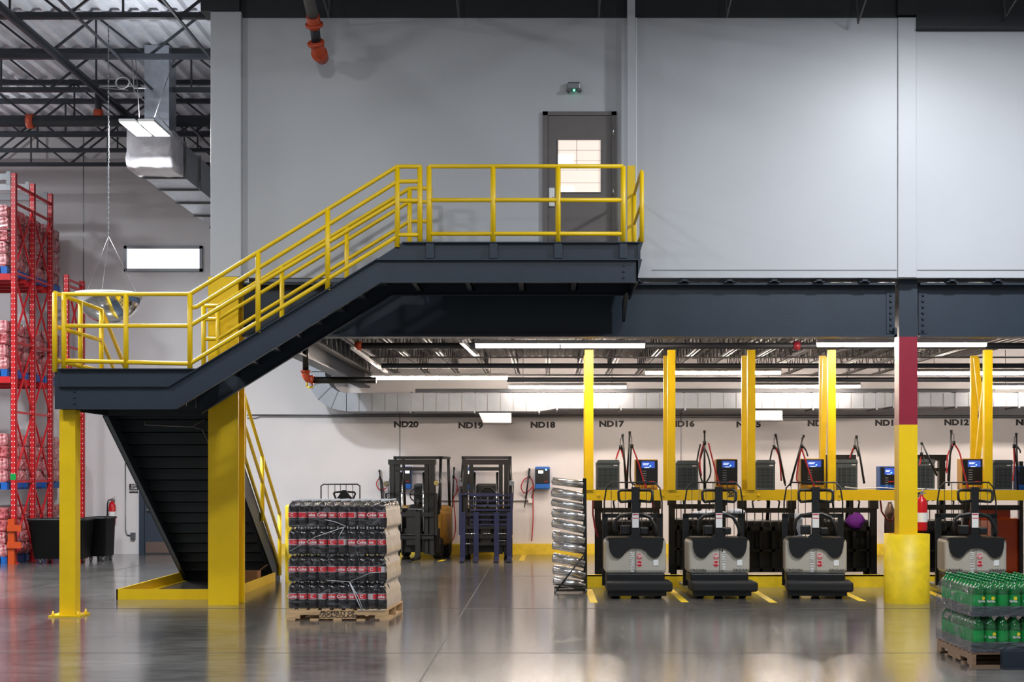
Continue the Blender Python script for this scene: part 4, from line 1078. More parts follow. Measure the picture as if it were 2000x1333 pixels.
# bunched twists of film on the front face
random.seed(5)
def strand(pts, r=.004):
    m = MB(); m.tube([Vector(p) for p in pts], r, 5); m.build('film_twist', M['cloth'], wr1, False)
sc_ = 168.0
def Q(px, py, o=-.592): return Vector(((px-664)/sc_, o, (1190-py)/sc_))
strand([Q(640, 1016), Q(660, 1020), Q(681, 1029)], .004); strand([Q(572, 1077), Q(620, 1050), Q(678, 1030)], .003); strand([Q(678, 1030), Q(671, 1042), Q(666, 1052)], .003)
strand([Q(642, 1134), Q(688, 1137)], .003); strand([Q(688, 1137), Q(702, 1170), Q(712, 1192)], .006); strand([Q(688, 1137), Q(706, 1168), Q(714, 1190)], .004); strand([Q(690, 1136), Q(728, 1120), Q(752, 1118)], .0025); strand([Q(704, 1193), Q(722, 1192), Q(758, 1192)], .004)

# green soda pallet at the right
gx0, gy0 = 3.73, 13.5
gpal = pallet(gx0, gx0+1.02, gy0, gy0+1.22, M['woodold'], 'weathered pallet under the green soda bottles at the right edge', notch_front=False)
gp = make_bottle(False); first = True
# lemon print on the label
m = MB(); m.lathe([(.016, 0), (.016, -.001)], 10, (.018, -.0545, .158), 'y'); m.build('lemon_mark', M['yellowlem'], gp, False)
m_o = text('Sprite', .028, 'lettering', M['white'], gp, (0, -.0555, .132), bold=.001)
LNG = ['bottom', 'top']
for lay in range(2):
    for row in range(11):
        for col in range(9):
            if not (lay == 1 or row <= 1 or col <= 1): continue
            if first: b = gp; first = False
            else: b = dup(gp)
            b.location = (gx0+.075+col*.107, gy0+.075+row*.106, .134+lay*LZ); b.rotation_euler = (0, 0, random.choice((-.5, -.2, 0, .25, 1.6, 2.8)) if row == 0 else 0)
            b['label'] = 'green soda bottle, %s from the left, %s row back, %s layer of the right pallet' % (ORD[col], ORD[row], LNG[lay])
            b['group'] = 'green soda bottles on the right pallet'
random.seed(8)
wrap_shell(gx0+.51, gy0+.61, 0, -.515, .52, -.61, .61, .134, 0, 2, 'stretch_wrap', 'cloudy stretch film around the stack of green soda bottles', M['filmgs'], side_mat=M['filmg'])
wsg = bpy.data.objects['stretch_wrap.001'] if 'stretch_wrap.001' in bpy.data.objects else None
for lay in range(2):
    m = MB(); z0_, z1_ = .0+lay*LZ, .095+lay*LZ
    m.quad([(-.52, -.617, z0_), (.525, -.617, z0_), (.525, -.617, z1_), (-.52, -.617, z1_)]); m.quad([(-.52, -.617, z0_), (-.52, .617, z0_), (-.52, .617, z1_), (-.52, -.617, z1_)])
    m.build('film_band', M['bandg'], wsg, False)
m = MB(); yq = 13.40
m.box((X_(1959, yq), yq, .005), (5.2, yq+.09, Z_(1272, yq))); m.box((X_(1959, yq), yq-.02, 0), (5.2, yq+.1, .012)); tag(m.build('machine_skirt', M['navy'], bevel=.006), 'low dark navy steel plate in front of the right pallet', 'steel plate')

# ------------------------------------------------------------------ yellow charger rack
YR0, YR1 = 23.0, 24.1
t = thing('charger_rack', 'long yellow steel shelf frame carrying the battery chargers', 'rack', (X_(1146, YR0), YR0, 0))
xa, xb = X_(1140, YR0), 8.2
zb_, zt_ = Z_(978, YR0), Z_(958, YR0)
m = MB(); m.box((xa, YR0, zb_), (xb, YR0+.05, zt_)); m.build('front_beam', M['yellow'], t)
m = MB(); m.box((xa, YR1, zb_), (xb, YR1+.05, zt_)); m.build('rear_beam', M['yellow'], t)
m = MB(); m.box((xa+.02, YR0+.05, zt_-.03), (xb, YR1, zt_-.012)); m.build('shelf', M['primer'], t)
ztop = Z_(684, YR0)
for px0, px1 in ((1142, 1159), (1304, 1319), (1460, 1475), (1617, 1632), (1922, 1938)):
    m = MB(); m.box((X_(px0, YR0)+.0, YR0-.02, zt_-.0), (X_(px1, YR0), YR0+.08, ztop)); m.build('upright', M['yellow'], t)
for px0, px1 in ((1140, 1152), (1296, 1308), (1449, 1461), (1601, 1613), (1897, 1910)):
    sh = (1023.*0)
    m = MB(); x0_, x1_ = X_(px0, YR1), X_(px1, YR1); m.box((x0_, YR1, zt_), (x1_, YR1+.08, ztop)); m.build('upright', M['yellow'], t)
for (pa, pb, dy_) in ((1612, 1606, .75), (1929, 1905, .72), (1906, 1932, .9)):
    m = MB(); m.bar((X_(pa, YR0+dy_), YR0+dy_, ztop-.05), (X_(pb, YR0+dy_), YR0+dy_, zt_+.1), .08, .05, (0, 1, 0)); m.build('brace', M['yellow'], t)
for px in (1169, 1294, 1323, 1452, 1482, 1640, 1940):
    m = MB(); m.lathe([(.022, 0), (.02, -.01), (.012, -.02)], 8, (X_(px, YR0), YR0, (zb_+zt_)/2), 'y'); m.build('bolt', M['yellow'], t)
tn = text('20', .10, 'stencil_number', M['ink'], t, tuple(Vector((X_(1428, YR0), YR0-.003, (zb_+zt_)/2+.01))-Vector(t.location)), bold=.004)
# low barrier beam on the floor
xa2 = X_(1144, YR0)
m = MB(); m.box((xa2, YR0, .0), (xb, YR0+.06, Z_(1124, YR0))); m.box((xa2, YR0, Z_(1124, YR0)-.02), (xb, YR0+.14, Z_(1124, YR0)))
tag(m.build('floor_barrier', M['yellow_old']), 'low yellow barrier beam on the floor behind the pallet trucks', 'barrier')
# painted bay lines
ln = ['right of the foil roll rack', 'right of the first pallet truck', 'between the second and third pallet trucks', 'right of the third pallet truck', 'by the round column guard', 'near the back wall right of the rear forklift', 'between the two forklifts']
for i, (pa, ya_, pb, yb_) in enumerate(((1150, 1152, 1160, 1178), (1308, 1152, 1338, 1177), (1469, 1152, 1511, 1178), (1632, 1150, 1685, 1175), (1800, 1150, 1850, 1172), (1024, 1084, 1018, 1096), (868, 1094, 858, 1097))):
    A = Vector(((pa-1070)*HC/(ya_-925), 3000*HC/(ya_-925), 0)); B = Vector(((pb-1070)*HC/(yb_-925), 3000*HC/(yb_-925), 0))
    m = MB(); m.bar(A+Vector((0, 0, .001)), B+Vector((0, 0, .001)), .10, .002)
    tag(m.build('floor_line', M['yellow_old']), 'yellow painted bay line on the floor, '+ln[i], 'floor marking')

# chargers
def cabinet(px0, px1, ptop, lb, Y=23.35):
    x0_, x1_ = X_(px0, Y), X_(px1, Y); z0_, z1_ = zt_-.010, Z_(ptop, Y); t = thing('charger_cabinet', lb, 'battery charger', ((x0_+x1_)/2, Y, z0_))
    m = MB(); m.box((x0_, Y, z0_), (x1_, Y+.42, z1_-.05)); m.build('cabinet_body', M['slate'], t, bevel=.006)
    m = MB(); m.prism([(x0_-.008, z1_-.055), (x1_+.008, z1_-.055), (x1_-.01, z1_), (x0_+.03, z1_)], Y-.012, Y+.43); m.build('lid', M['slate'], t)
    m = MB(); z = z0_+.05
    while z < z1_-.12: m.box((x0_+.03, Y-.004, z), (x1_-.03, Y, z+.009)); z += .022
    m.build('louvre', M['black'], t)
    m = MB()
    for q in (.25, .5, .75): m.box((x0_+(x1_-x0_)*q-.004, Y-.006, z0_+.03), (x0_+(x1_-x0_)*q+.004, Y, z1_-.09))
    m.build('rib', M['slate'], t)
    m = MB(); m.box((x1_-.09, Y-.006, z1_-.09), (x1_-.03, Y-.002, z1_-.075)); m.build('badge', M['paper'], t)
def charger(px0, px1, ptop, lb, trim='orange', Y=23.30, foot=True):
    x0_, x1_ = X_(px0, Y), X_(px1, Y); z0_, z1_ = zt_-.010, Z_(ptop, Y); tm = M['cathi'] if trim == 'orange' else M['blue']
    t = thing('battery_charger', lb, 'battery charger', ((x0_+x1_)/2, Y, z0_))
    m = MB(); m.box((x0_, Y+.02, z0_), (x1_, Y+.30, z1_)); m.build('case', tm, t, bevel=.01)
    m = MB(); m.box((x0_+.010, Y, z0_+.09), (x1_-.002, Y+.03, z1_-.010)); m.build('front_panel', M['black'], t, bevel=.008)
    w = x1_-x0_
    m = MB(); m.box((x0_+w*.27, Y-.004, z1_-.13), (x1_-w*.14, Y, z1_-.03)); s_ = m.build('screen', M['screen'], t)
    m = MB(); m.box((x0_+w*.33, Y-.006, z1_-.07), (x0_+w*.6, Y-.004, z1_-.062)); m.box((x0_+w*.33, Y-.006, z1_-.085), (x0_+w*.55, Y-.004, z1_-.079)); m.box((x0_+w*.4, Y-.006, z1_-.125), (x0_+w*.62, Y-.004, z1_-.118)); m.build('screen_text', M['screenw'], s_)
    m = MB(); m.lathe([(.012, 0), (.012, -.006)], 10, (x0_+w*.66, Y-.004, z1_-.10), 'y'); m.build('status_light', M['blue_led'], s_)
    m = MB()
    for k in range(5): m.box((x0_+w*.3, Y-.003, z1_-.18-k*.035), (x0_+w*.48, Y, z1_-.176-k*.035))
    m.build('panel_print', M['paper'], t)
    m = MB(); m.box((x1_-.13, Y-.003, z0_+.13), (x1_-.05, Y, z0_+.145)); m.build('red_print', M['sticker'], t)
    m = MB()
    for k in range(4): m.box((x0_+.03+k*(w-.04)/4, Y-.002, z0_+.045), (x0_+.03+(k+.82)*(w-.04)/4, Y+.02, z0_+.085))
    m.build('vent_block', tm, t)
cabinet(1165, 1210, 899, 'slate grey louvred charger cabinet, leftmost on the yellow rack')
cabinet(1320, 1364, 900, 'slate grey louvred charger cabinet right of the second yellow upright')
cabinet(1475, 1514, 899, 'slate grey louvred charger cabinet right of the third yellow upright')
cabinet(1632, 1675, 898, 'slate grey louvred charger cabinet right of the fourth yellow upright')
cabinet(1789, 1826, 897, 'slate grey louvred charger cabinet just right of the banded column')
cabinet(1940, 1978, 899, 'slate grey louvred charger cabinet at the far right of the rack')
charger(1241, 1285, 898, 'orange-edged charger with blue screen, leftmost of its kind')
charger(1399, 1441, 897, 'orange-edged charger with blue screen above the second pallet truck')
charger(1564, 1610, 896, 'orange-edged charger with blue screen above the third pallet truck')
charger(1879, 1921, 896, 'orange-edged charger with blue screen above the rightmost pallet truck')
charger(1719, 1752, 911, 'blue-edged charger left of the banded column', 'blue')
charger(1990, 2030, 911, 'blue-edged charger at the right edge of the picture', 'blue')
# wall chargers
def wall_charger(px0, px1, py0, py1, lb):
    Y = YB-.28; x0_, x1_, z0_, z1_ = X_(px0, Y), X_(px1, Y), Z_(py1, Y), Z_(py0, Y)
    t = thing('wall_charger', lb, 'battery charger', ((x0_+x1_)/2, Y, z0_))
    m = MB(); m.box((x0_, Y+.02, z0_), (x1_, YB-.002, z1_)); m.build('case', M['blue'], t, bevel=.02)
    m = MB(); m.box((x0_+.005, Y, z0_+.12), (x1_-.005, Y+.03, z1_-.05)); m.build('front_panel', M['black'], t, bevel=.01)
    m = MB(); m.box((x0_+.07, Y-.006, z1_-.14), (x0_+.17, Y-.001, z1_-.08)); m.build('screen', M['screenw'], t)
    m = MB(); m.lathe([(.022, 0), (.022, -.008)], 10, (x1_-.08, Y, z1_-.065), 'y'); m.build('status_light', M['blue_led'], t)
    m = MB(); m.box((x1_-.11, Y-.004, z0_+.155), (x1_-.05, Y, z0_+.17)); m.build('red_print', M['sticker'], t)
wall_charger(1045, 1074, 912, 956, 'blue and black wall charger with lit display, right of the rear forklifts')
wall_charger(784, 803, 912, 956, 'blue wall charger seen through the mast of the left forklift')
wall_charger(906, 926, 913, 957, 'blue wall charger half hidden behind the right forklift')

# hanging cable arms
def arm(ptop, pbot, Y, hook, cables, lb, reel=None):
    """ptop/pbot: pole ends; hook: clamp point; cables: list of (material, point list) in px"""
    base = W(pbot[0], pbot[1], Y); t = thing('charging_lead', lb, 'charging lead', tuple(base))
    if Y > 32:
        e = W(ptop[0], ptop[1]+3, Y); m = MB(); m.box(e-Vector((.02, .01, .02)), (e.x+.02, YB-.001, e.z+.02)); m.build('wall_bracket', M['greymetal'], t)
    m = MB(); m.tube([W(ptop[0], ptop[1], Y), base], .013, 6, .018); m.tube([W(ptop[0], ptop[1], Y), W(ptop[0], ptop[1]+5, Y)], .02, 6); m.build('pole', M['black'], t)
    m = MB(); a, b = W(hook[0], hook[1]-16, Y), W(hook[0], hook[1], Y); m.tube([W(ptop[0], ptop[1]+4, Y), a, b], .005, 5); m.tube([b+Vector((0, 0, -.03)), b+Vector((0, 0, .03))], .026, 6); m.build('clamp', M['blackmetal'], t)
    for (mt, pts) in cables:
        P_ = [W(a_, b_, Y+.02*((i % 2))) for i, (a_, b_) in enumerate(pts)]
        # smooth the path
        Q_ = []
        for i in range(len(P_)-1):
            p0, p1, p2, p3 = P_[max(i-1, 0)], P_[i], P_[i+1], P_[min(i+2, len(P_)-1)]
            for k in range(5):
                u = k/5; Q_.append(.5*((2*p1)+(p2-p0)*u+(2*p0-5*p1+4*p2-p3)*u*u+(3*p1-p0-3*p2+p3)*u*u*u))
        Q_.append(P_[-1]); m = MB(); m.tube(Q_, .012, 6); m.build('cable', mt, t)
rc, bk = M['redcable'], M['black']
A_ = 23.15
arm((1216, 848), (1223, 955), A_, (1212, 874), [(rc, [(1212, 872), (1206, 888), (1203, 898)]), (bk, [(1213, 872), (1219, 895), (1222, 955)]), (rc, [(1212, 874), (1219, 900), (1223, 925)])], 'leftmost short cable arm with red and black leads on the charger rack')
arm((1230, 843), (1224, 956), A_, (1234, 872), [(rc, [(1234, 870), (1247, 905), (1262, 955), (1278, 992)]), (bk, [(1233, 872), (1231, 910), (1232, 940), (1240, 948)])], 'tall cable arm with a long red lead over the first pallet truck')
arm((1376, 841), (1376, 956), A_, (1376, 866), [(rc, [(1384, 866), (1391, 895), (1400, 930), (1407, 952)]), (bk, [(1368, 868), (1364, 885), (1361, 902)]), (bk, [(1376, 870), (1366, 905), (1368, 930), (1376, 945), (1388, 925), (1384, 895), (1376, 875)]), (rc, [(1374, 868), (1368, 890), (1367, 910), (1370, 930)])], 'cable arm with looped leads over the second pallet truck')
arm((1515, 848), (1533, 945), A_, (1512, 874), [(bk, [(1504, 900), (1508, 880), (1514, 874), (1520, 884), (1528, 915), (1534, 950)]), (rc, [(1514, 874), (1521, 890), (1524, 910), (1526, 940)])], 'cable arm leaning right over the third slate cabinet')
arm((1570, 850), (1543, 950), A_, (1566, 872), [(rc, [(1565, 874), (1575, 905), (1590, 950), (1600, 975)]), (bk, [(1568, 872), (1574, 880), (1578, 892)]), (rc, [(1565, 876), (1560, 900), (1556, 935), (1562, 945)])], 'cable arm leaning left beside the third lit charger')
arm((1673, 851), (1688, 945), A_, (1670, 874), [(bk, [(1660, 898), (1666, 880), (1671, 875), (1675, 884), (1676, 892)]), (rc, [(1667, 876), (1663, 885), (1660, 896)])], 'cable arm leaning right above the fourth slate cabinet')
arm((1800, 864), (1830, 930), A_, (1800, 888), [(rc, [(1800, 890), (1798, 900), (1796, 910)]), (bk, [(1800, 888), (1804, 897), (1806, 905)])], 'short leaning cable arm just right of the banded column')
arm((1858, 840), (1853, 950), A_, (1863, 866), [(rc, [(1863, 866), (1874, 885), (1881, 915), (1892, 958)]), (rc, [(1861, 868), (1851, 890), (1849, 925)]), (bk, [(1862, 868), (1855, 895), (1851, 940)])], 'tall cable arm with a red lead over the rightmost pallet truck')
arm((1985, 846), (1988, 960), A_, (1981, 872), [(bk, [(1981, 872), (1984, 900), (1990, 930)]), (rc, [(1980, 874), (1981, 910), (1978, 940)]), (bk, [(1986, 872), (1992, 880), (1993, 885)])], 'cable arm at the right edge of the picture')
Bk = YB-.1
arm((741, 918), (747, 985), Bk, (742, 934), [(rc, [(742, 934), (736, 942), (737, 952), (745, 958), (756, 953)]), (rc, [(743, 936), (745, 960), (746, 982)]), (bk, [(745, 936), (748, 960), (750, 985)])], 'wall cable hanging left of the left forklift')
arm((887, 913), (884, 975), Bk, (886, 932), [(rc, [(886, 932), (892, 940), (892, 962), (886, 975), (889, 1010), (889, 1040), (882, 1060)]), (bk, [(886, 934), (884, 960), (884, 992)]), (rc, [(892, 962), (898, 952), (908, 947)])], 'wall cable hanging between the two forklifts')
arm((1034, 915), (1027, 975), Bk, (1034, 932), [(rc, [(1034, 932), (1023, 938), (1018, 952), (1023, 963), (1032, 960), (1043, 948)]), (rc, [(1034, 932), (1041, 945), (1041, 985), (1041, 1020), (1038, 1058)]), (bk, [(1030, 960), (1026, 980), (1024, 992)])], 'wall cable looped beside the blue wall charger')
for pts_, lb_ in (([(1158, 966), (1158, 1005), (1162, 1030), (1168, 1050)], 'red lead hanging from the yellow shelf beside the silver rolls'), ([(1718, 966), (1722, 1000), (1732, 1015), (1742, 1018), (1748, 1005), (1750, 966)], 'red lead sagging under the rack left of the banded column')):
    m = MB(); m.tube([W(a, b_, 24.17) for a, b_ in pts_], .014, 6); tag(m.build('charging_lead', M['redcable']), lb_, 'charging lead')

# ------------------------------------------------------------------ pallet trucks
def make_truck(code, side, num, crown=True, plate=True):
    """rides facing -Y, local frame at floor centre of the body front"""
    t = thing('pallet_truck', '', 'pallet truck')
    b = lambda m, n_, mt, p=None, **k: m.build(n_, mt, p or t, False, **k)
    m = MB(); m.box((-.42, .02, .33), (.42, .62, .80)); b(m, 'body_cover', M['beige'], bevel=.045)
    # black hood: arched outline with two lobes
    pts = []
    W2, top, low = .36, .815, .545
    def add(x, z): pts.append((x, z))
    add(-.375, top); add(-.37, .70); add(-.35, .62); add(-.315, .568); add(-.265, low); add(-.22, .548); add(-.18, .578); add(-.14, .63); add(-.08, .672); add(0, .682)
    pts2 = pts+[(-x, z) for x, z in reversed(pts[:-1])]
    m = MB(); k0 = len(pts2)
    # triangulate the concave outline as a strip between top edge and lower edge
    low_e = pts2; N = len(low_e)
    for (ya, yb_) in ((-.012, .03),):
        for i in range(N-1):
            (xa_, za_), (xb__, zb__) = low_e[i], low_e[i+1]
            if abs(xb__-xa_) < 1e-6: continue
            m.prism([(xa_, za_), (xb__, zb__), (xb__, top), (xa_, top)] if i not in (0, N-2) else ([(xa_, za_), (xb__, zb__), (xb__, top)] if i == 0 else [(xa_, za_), (xb__, zb__), (xa_, top)]), ya, yb_)
    b(m, 'hood', M['black'])
    m = MB(); m.prism([(-.40, .80), (.40, .80), (.37, .825), (-.37, .825)], -.01, .60); b(m, 'top_cover', M['black'])
    m = MB(); m.box((-.002, .012, .34), (.002, .021, .68)); b(m, 'panel_seam', M['black'])
    for z in (.645, .375):
        m = MB(); m.lathe([(.011, .02), (.011, .012)], 10, (side*-.035 if False else .035*(-side), .0, z), 'y'); b(m, 'panel_screw', M['black'])
    # black base and platform
    m = MB(); m.box((-.40, .03, .20), (.40, .60, .335)); b(m, 'lower_skirt', M['black'], bevel=.02)
    m = MB(); m.box((-.41, -.30, .10), (.48, .30, .235)); b(m, 'rider_platform', M['blackmat'], bevel=.03)
    m = MB(); m.box((-.40, -.22, .04), (.40, .3, .10)); b(m, 'underframe', M['black'])
    for x in (-.28, .30):
        m = MB(); m.smooth = True; m.lathe([(.055, -.05), (.065, -.04), (.065, .04), (.055, .05)], 16, (x, -.05, .065), 'x'); b(m, 'wheel', M['blackmat'])
    m = MB(); m.lathe([(.10, -.06), (.11, -.05), (.11, .05), (.10, .06)], 18, (0, .15, .11), 'x'); b(m, 'drive_wheel', M['blackmat'])
    # forks away from the camera
    for x in (-.26, .26):
        m = MB(); m.box((x-.1, .62, .05), (x+.1, 1.75, .10)); b(m, 'fork', M['greymetal'])
    # steering column
    m = MB(); m.prism([(-.055, .82), (.055, .82), (.05, 1.15), (.052, 1.52), (-.052, 1.52), (-.05, 1.15)], .08, .17); b(m, 'steering_column', M['black'])
    m = MB(); m.prism([(-.10, .82), (.10, .82), (.055, .87), (-.055, .87)], .05, .22); b(m, 'column_base', M['black'])
    if plate:
        m = MB(); m.box((-.045, .074, .96), (.045, .079, 1.16)); b(m, 'warning_plate', M['paper'])
        m = MB(); m.box((-.04, .072, 1.085), (.04, .075, 1.095)); m.box((-.04, .072, 1.135), (.04, .075, 1.15)); b(m, 'plate_print', M['sticker'])
    g = .045
    for s_ in (-1, 1):
        m = MB(); m.tube([(s_*.05, .10, 1.475), (s_*.20, .08, 1.478), (s_*.235, .07, 1.45), (s_*.23, .06, 1.35), (s_*.20, .06, 1.315), (s_*.05, .08, 1.33)], .021, 8); b(m, 'handle_grip', M['black'])
    hoop = [(-.255, .12, .85), (-.285, .12, .95), (-.27, .12, 1.06), (-.20, .12, 1.125), (-.05, .12, 1.15), (.10, .12, 1.145), (.20, .12, 1.10), (.26, .12, 1.0), (.30, .12, .90), (.27, .12, .84)]
    m = MB(); m.tube(hoop, .024, 8); b(m, 'grab_bar', M['black'])
    m = MB(); m.box((-.20, .15, .86), (-.06, .28, .99)); b(m, 'control_box', M['black'], bevel=.015); m = MB(); m.box((.07, .15, .86), (.18, .28, .96)); b(m, 'control_box', M['black'], bevel=.015)
    # load backrest
    m = MB(); m.tube([(-.40, .68, .8), (-.40, .68, 1.30), (-.37, .68, 1.50), (-.30, .68, 1.58), (.32, .68, 1.58), (.39, .68, 1.50), (.42, .68, 1.30), (.42, .68, .8)], .011, 6); bs = b(m, 'backrest_frame', M['black'])
    for k in range(7):
        m = MB(); x = -.30+k*.1; m.tube([(x, .68, .8), (x, .68, 1.58)], .005, 5); b(m, 'backrest_wire', M['black'], bs)
    m = MB(); m.box((-.42, .63, .33), (.42, .69, 1.10)); 
    m = MB(); m.box((-.43, .64, .12), (-.35, .70, 1.13)); m.box((.35, .64, .12), (.43, .70, 1.13)); m.box((-.43, .64, 1.08), (.43, .70, 1.14)); b(m, 'backrest_post', M['black'])
    # stickers, number, logo
    for k, z in enumerate((.565, .465)):
        m = MB(); m.lathe([(.042, .02), (.042, .014)], 20, (.05*side, 0, z), 'y'); s_ = b(m, 'sticker_rim', M['stickerpink'])
        m = MB(); m.lathe([(.037, .016), (.037, .012)], 20, (.05*side, 0, z), 'y'); b(m, 'sticker', M['sticker'], s_)
    for s__, z, h in (('YOUR', .583, .022), ('LASER', .566, .026), ('MAX', .545, .014), (num, .465, .026)):
        text(s__, h, 'lettering', M['white'], t, (.05*side, .010, z), bold=.0008)
    text(code, .062, 'serial_number', M['white'], t, (-.035*side-.02*side, .010, .51), rot=(PI/2, PI/2*1, 0), bold=.0012, sx=1.1)
    if crown:
        for x in (-.30, .29): text('CROWN', .05, 'maker_lettering', M['ink'], t, (x, .008, .375), sx=1.15, bold=.0006)
    m = MB(); m.box((.24, .012, .44), (.31, .018, .52)); b(m, 'data_sticker', M['paper'])
    return t
def flip_text_right(t, side): pass
trs = [(1242, '12H299559', 1, 'NO.18', False, .015, 'leftmost pallet truck, grey front numbered 12H299559, black riding platform'),
       (1406, '41601886', -1, 'NO.20', True, .03, 'second pallet truck from the left, grey front numbered 41601886'),
       (1594, '13H311340', 1, 'NO.16', True, -.10, 'third pallet truck from the left, turned slightly, numbered 13H311340'),
       (1907, '13H311330', 1, 'NO.12', True, -.06, 'rightmost pallet truck behind the green soda pallet, numbered 13H311330')]
for (px, code, side, num, cr, rz, lb) in trs:
    t = make_truck(code, side, num, cr); t.location = (X_(px, 21.1), 21.1, 0); t.rotation_euler = (0, 0, rz); t['label'] = lb; t['group'] = 'grey-fronted pallet trucks under the mezzanine'

# cloth and small loose things
def lump(pts_c, sx, sy, sz, mt, name, lb, cat, seed=1, amp=.25):
    random.seed(seed); m = MB(); m.smooth = True; n1, n2 = 14, 8
    cx, cy, cz = pts_c
    for j in range(n2+1):
        ph = PI*j/n2
        for i in range(n1):
            th = 2*PI*i/n1; r = 1+random.uniform(-amp, amp)
            m.v.append(Vector((cx+sx*math.sin(ph)*math.cos(th)*r, cy+sy*math.sin(ph)*math.sin(th)*r, cz-sz*math.cos(ph)*(1+random.uniform(-amp, amp)*.5))))
    for j in range(n2):
        for i in range(n1): m.face([j*n1+i, j*n1+(i+1) % n1, (j+1)*n1+(i+1) % n1, (j+1)*n1+i])
    return tag(m.build(name, mt), lb, cat)
p = W(1385, 1003, 21.95); lump((p.x, p.y, p.z), .27, .12, .04, M['cloth'], 'folded_wrap', 'white folded plastic laid behind the handle of the second pallet truck', 'plastic sheet', 3, .15)
p = W(1438, 998, 21.95); lump((p.x, p.y, p.z-.02), .12, .1, .05, M['cloth'], 'folded_wrap', 'white bunched plastic at the right side of the second pallet truck', 'plastic sheet', 4, .15)
p = W(1672, 1018, 24.87); lump((p.x, p.y, p.z), .13, .06, .13, M['purple'], 'cloth_bundle', 'purple cloth bundle hanging on the dark stacker under the rack', 'cloth', 5, .38)
p = W(1559, 1035, 21.7); m = MB(); m.box((p.x-.055, 21.66, Z_(1054, 21.7)), (p.x+.055, 21.69, Z_(1003, 21.7))); tag(m.build('paper_roll', M['cloth']), 'pale plastic sheet standing left of the third pallet truck handle', 'plastic sheet')
# white cable on the shelf
m = MB(); m.tube([W(1650, 952, 23.1), W(1680, 955, 23.1), W(1720, 953, 23.1), W(1748, 955, 23.1)], .01, 6); m.tube([W(1790, 955, 23.1), W(1850, 958, 23.1), W(1900, 957, 23.1), W(1985, 958, 23.1)], .01, 6)
tag(m.build('shelf_cable', M['paper']), 'white cable lying along the top of the yellow rack beam', 'cable')

# ------------------------------------------------------------------ roll rack with foil rolls
t = thing('roll_rack', 'narrow black stand holding the foil-silver rolls beside the yellow upright', 'stand', tuple(W(1140, 1158, 22.0)))
Y = 22.0
m = MB(); m.bar(W(1142, 935, Y)+Vector((0, .1, 0)), Vector((X_(1144, Y), Y+.1, .02)), .05, .06, (0, 1, 0)); m.build('upright', M['black'], t)
m = MB(); m.box((X_(1083, Y), Y-.02, .02), (X_(1146, Y), Y+.02, .05)); m.box((X_(1083, Y), Y+.5, .02), (X_(1146, Y), Y+.54, .05)); m.box((X_(1140, Y), Y-.02, .02), (X_(1146, Y), Y+.54, .05)); m.build('base_frame', M['black'], t)
m = MB(); m.tube([W(1085, 1156, Y), W(1142, 1084, Y)+Vector((0, .08, 0))], .012, 6); m.tube([W(1085, 1142, Y), W(1142, 1146, Y)], .012, 6); m.build('brace', M['black'], t)
for px in (1084, 1145):
    m = MB(); m.lathe([(.03, -.015), (.03, .015)], 10, (X_(px, Y), Y-.03, .03), 'x'); m.build('caster', M['greymetal'], t)
rl = [(1079, 940, 1139, 948), (1078, 961, 1139, 973), (1078, 981, 1140, 993), (1079, 1001, 1141, 1012), (1079, 1021, 1142, 1036), (1080, 1045, 1142, 1058), (1080, 1064, 1142, 1076), (1080, 1089, 1142, 1103), (1081, 1112, 1143, 1126), (1082, 1134, 1143, 1147)]
for i, (a, b_, c, d) in enumerate(rl):
    yy = Y+.12
    A, B = W(a, b_, yy), W(c, d-1, yy); r_ = .068 if i not in (0, 2) else .056
    t = thing('film_roll', 'shiny silver roll tilted on the black stand, %s from the top' % ORD[i], 'roll', tuple(B), group='silver rolls on the black stand')
    d_ = (B-A).normalized()
    m = MB(); m.tube([A, B], r_, 18); m.build('roll', M['foil'], t)
    m = MB(); m.tube([A-d_*.012, A+d_*.004], r_*.55, 12); m.build('core', M['greymetal'], t)

